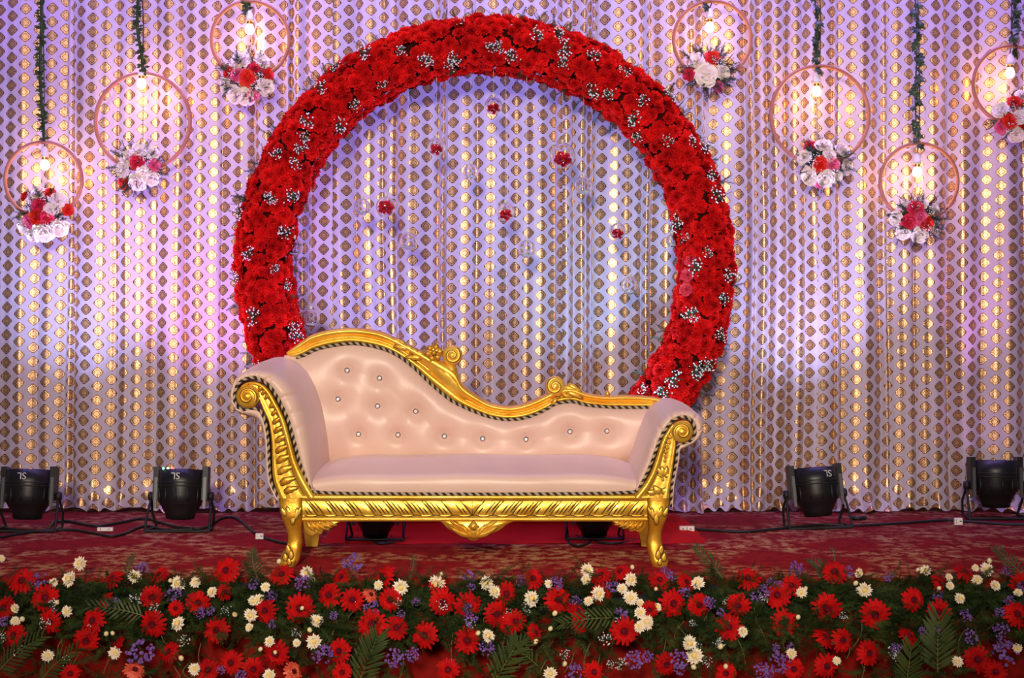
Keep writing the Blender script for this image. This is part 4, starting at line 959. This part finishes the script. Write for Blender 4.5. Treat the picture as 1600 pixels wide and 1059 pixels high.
def build_border():
    q = random.Random(21)
    root = empty('flower_border', (0, 5.2, 0), 'long bank of red gerberas, cream chrysanthemums and ferns along the stage edge', 'flower arrangement')
    fm = M(); rw = []
    for i in range(241):
        x = -2.3+4.6*i/240; rr = .042+.012*sin(x*23)+.010*sin(x*57+1); zc = -.088+.018*sin(x*11)
        rw.append([Vector((x, 5.205+(.042*cos(a)), zc+(rr+.012*sin(a*3+x*31))*1.25*sin(a))) for a in [2*pi*j/12 for j in range(12)]])
    fm.grid(rw, closed=True); fm.build('flower_foam', FOAM, root)
    for k, g in enumerate(GERBS):
        x, y, r = g[:3]; st = g[3] if len(g) > 3 else 0; Y = YBK(y)-(.065 if y < 925 else .04)+q.uniform(-.015, .015)
        n_ = Vector((q.uniform(-.35, .35), -1, q.uniform(-.1, .45)+(.5 if y < 912 else 0)))
        if st: n_ = Vector((q.choice((-1, 1))*q.uniform(.3, .9), -.7, q.uniform(.4, 1.1)))
        o = put('gerbera', GER_OR if st == 2 else GER_ME[k % 4], frame(P(x, y, Y), n_, r*1.10*Y/F/.05, q.uniform(0, 6)), root)
        c = bpy.data.objects.new('flower_centre', GC_ME); COL.objects.link(c); c.parent = o
    for k, (x, y, r) in enumerate(WHITES):
        Y = YBK(y)-(.085 if y < 925 else .06)+q.uniform(-.012, .012); n_ = Vector((q.uniform(-.6, .6), -1, q.uniform(-.2, .7)))
        o = put('chrysanthemum', MUM_ME[k % 3], frame(P(x, y, Y), n_, r*1.08*Y/F/.03, q.uniform(0, 6)), root)
        c = bpy.data.objects.new('flower_centre', MC_ME); COL.objects.link(c); c.parent = o
    bud = M().blob((0, 0, 0), (.0085, .0085, .010)).mesh('flower_bud', BUD)
    for (x, y) in BUDS: put('flower_bud', bud, frame(P(x, y, YBK(y)-.06), (q.uniform(-1, 1), -.5, 1), q.uniform(.85, 1.2)), root)
    for k, (x, y, r) in enumerate(STATS):
        Y = YBK(y)-(.085 if y < 925 else .06)+q.uniform(-.012, .012)
        put('statice', STA_ME[k % 4], frame(P(x, y, Y), (q.uniform(-.5, .5), -1, q.uniform(0, .8)), r*1.15*Y/F/.036, q.uniform(0, 6)), root)
    for (b, t, ln, lean) in FRONDS:
        Yb, Yt = YBK(b[1])-.03, YBK(t[1])-.03-lean; B, T = P(*b, Yb), P(*t, Yt)
        mid = (B+T)/2+Vector((q.uniform(-.01, .01), -.012, .01)); pts_ = [Vector(p) for p in spline([tuple(B), tuple(mid), tuple(T)], 14)]
        fr = M().tube(pts_, [.0028-.002*i/13 for i in range(14)], 5).build('palm_frond', MIDRIB, root, org=B)
        d = (T-B).normalized(); nrm = Vector((0, -1, .25)); nrm = (nrm-d*nrm.dot(d)).normalized(); sd = d.cross(nrm)
        L = (T-B).length; n = max(4, int(L/.0135)); S = Yb/F
        for i in range(n):
            tt = (i+.7)/n; p = B+(T-B)*tt; p = min(pts_, key=lambda v: (v-p).length)
            for s_ in (-1, 1):
                a = R(58-26*tt)+q.uniform(-.06, .06); dr = (d*cos(a)+sd*s_*sin(a)-nrm*-.08).normalized(); zz = (nrm+sd*s_*.35); zz = (zz-dr*zz.dot(dr)).normalized(); yy = zz.cross(dr)
                mt = Matrix((dr, yy, zz)).transposed().to_4x4(); mt.translation = p
                k_ = ln*S*(1.0-.45*abs(tt-.4))*q.uniform(.9, 1.08); put('leaflet', LEAF_ME, mt @ Matrix.Diagonal((k_, k_*1.45, k_, 1)), fr)
    # fern filling
    items = []
    for k in range(4200):
        x = q.uniform(-90, 1690); y = q.choice((q.uniform(908, 1000), q.uniform(908, 940), q.uniform(898, 1000), q.uniform(960, 1062)))
        if y < 918 and q.random() < .35: continue
        if y > 988 and sin(x*.021)+.6*sin(x*.057+1) > .55: continue
        Y = min(YBK(y)+q.uniform(-.015, .09), 5.255 if y > 905 else 9); up = q.uniform(-.2, .7) if y < 930 else q.uniform(-.8, .5)
        items.append((FERNS[k % 6], frame(P(x, y, Y), (q.uniform(-1, 1), -.6, up), q.uniform(.6, 1.05), q.uniform(0, 6))))
    tag(merge(items).build('fern_filling', FERN, root, False), kind='stuff')
    sm = M()
    for k in range(60):
        x = q.uniform(0, 1600); y = q.uniform(940, 1050); Y = YBK(y)+.0; p = P(x, y, Y); e = p+Vector((q.uniform(-.05, .05), -.02, -q.uniform(.05, .12)))
        sm.tube([Vector(v) for v in spline([tuple(p), tuple((p+e)/2+Vector((q.uniform(-.02, .02), -.015, 0))), tuple(e)], 7)], .0022, 4)
    tag(sm.build('flower_stems', MIDRIB, root), kind='stuff')
    its = [(GYPM[k % 4], frame(P(q.uniform(0, 1600), y, YBK(y)-.02), (q.uniform(-.4, .4), -1, .2), q.uniform(.4, .7), k)) for k in range(40) for y in (q.uniform(930, 1040),)]
    tag(merge(its).build('tiny_white_blossoms', [GYP, STEM], root, False), kind='stuff')
build_border()
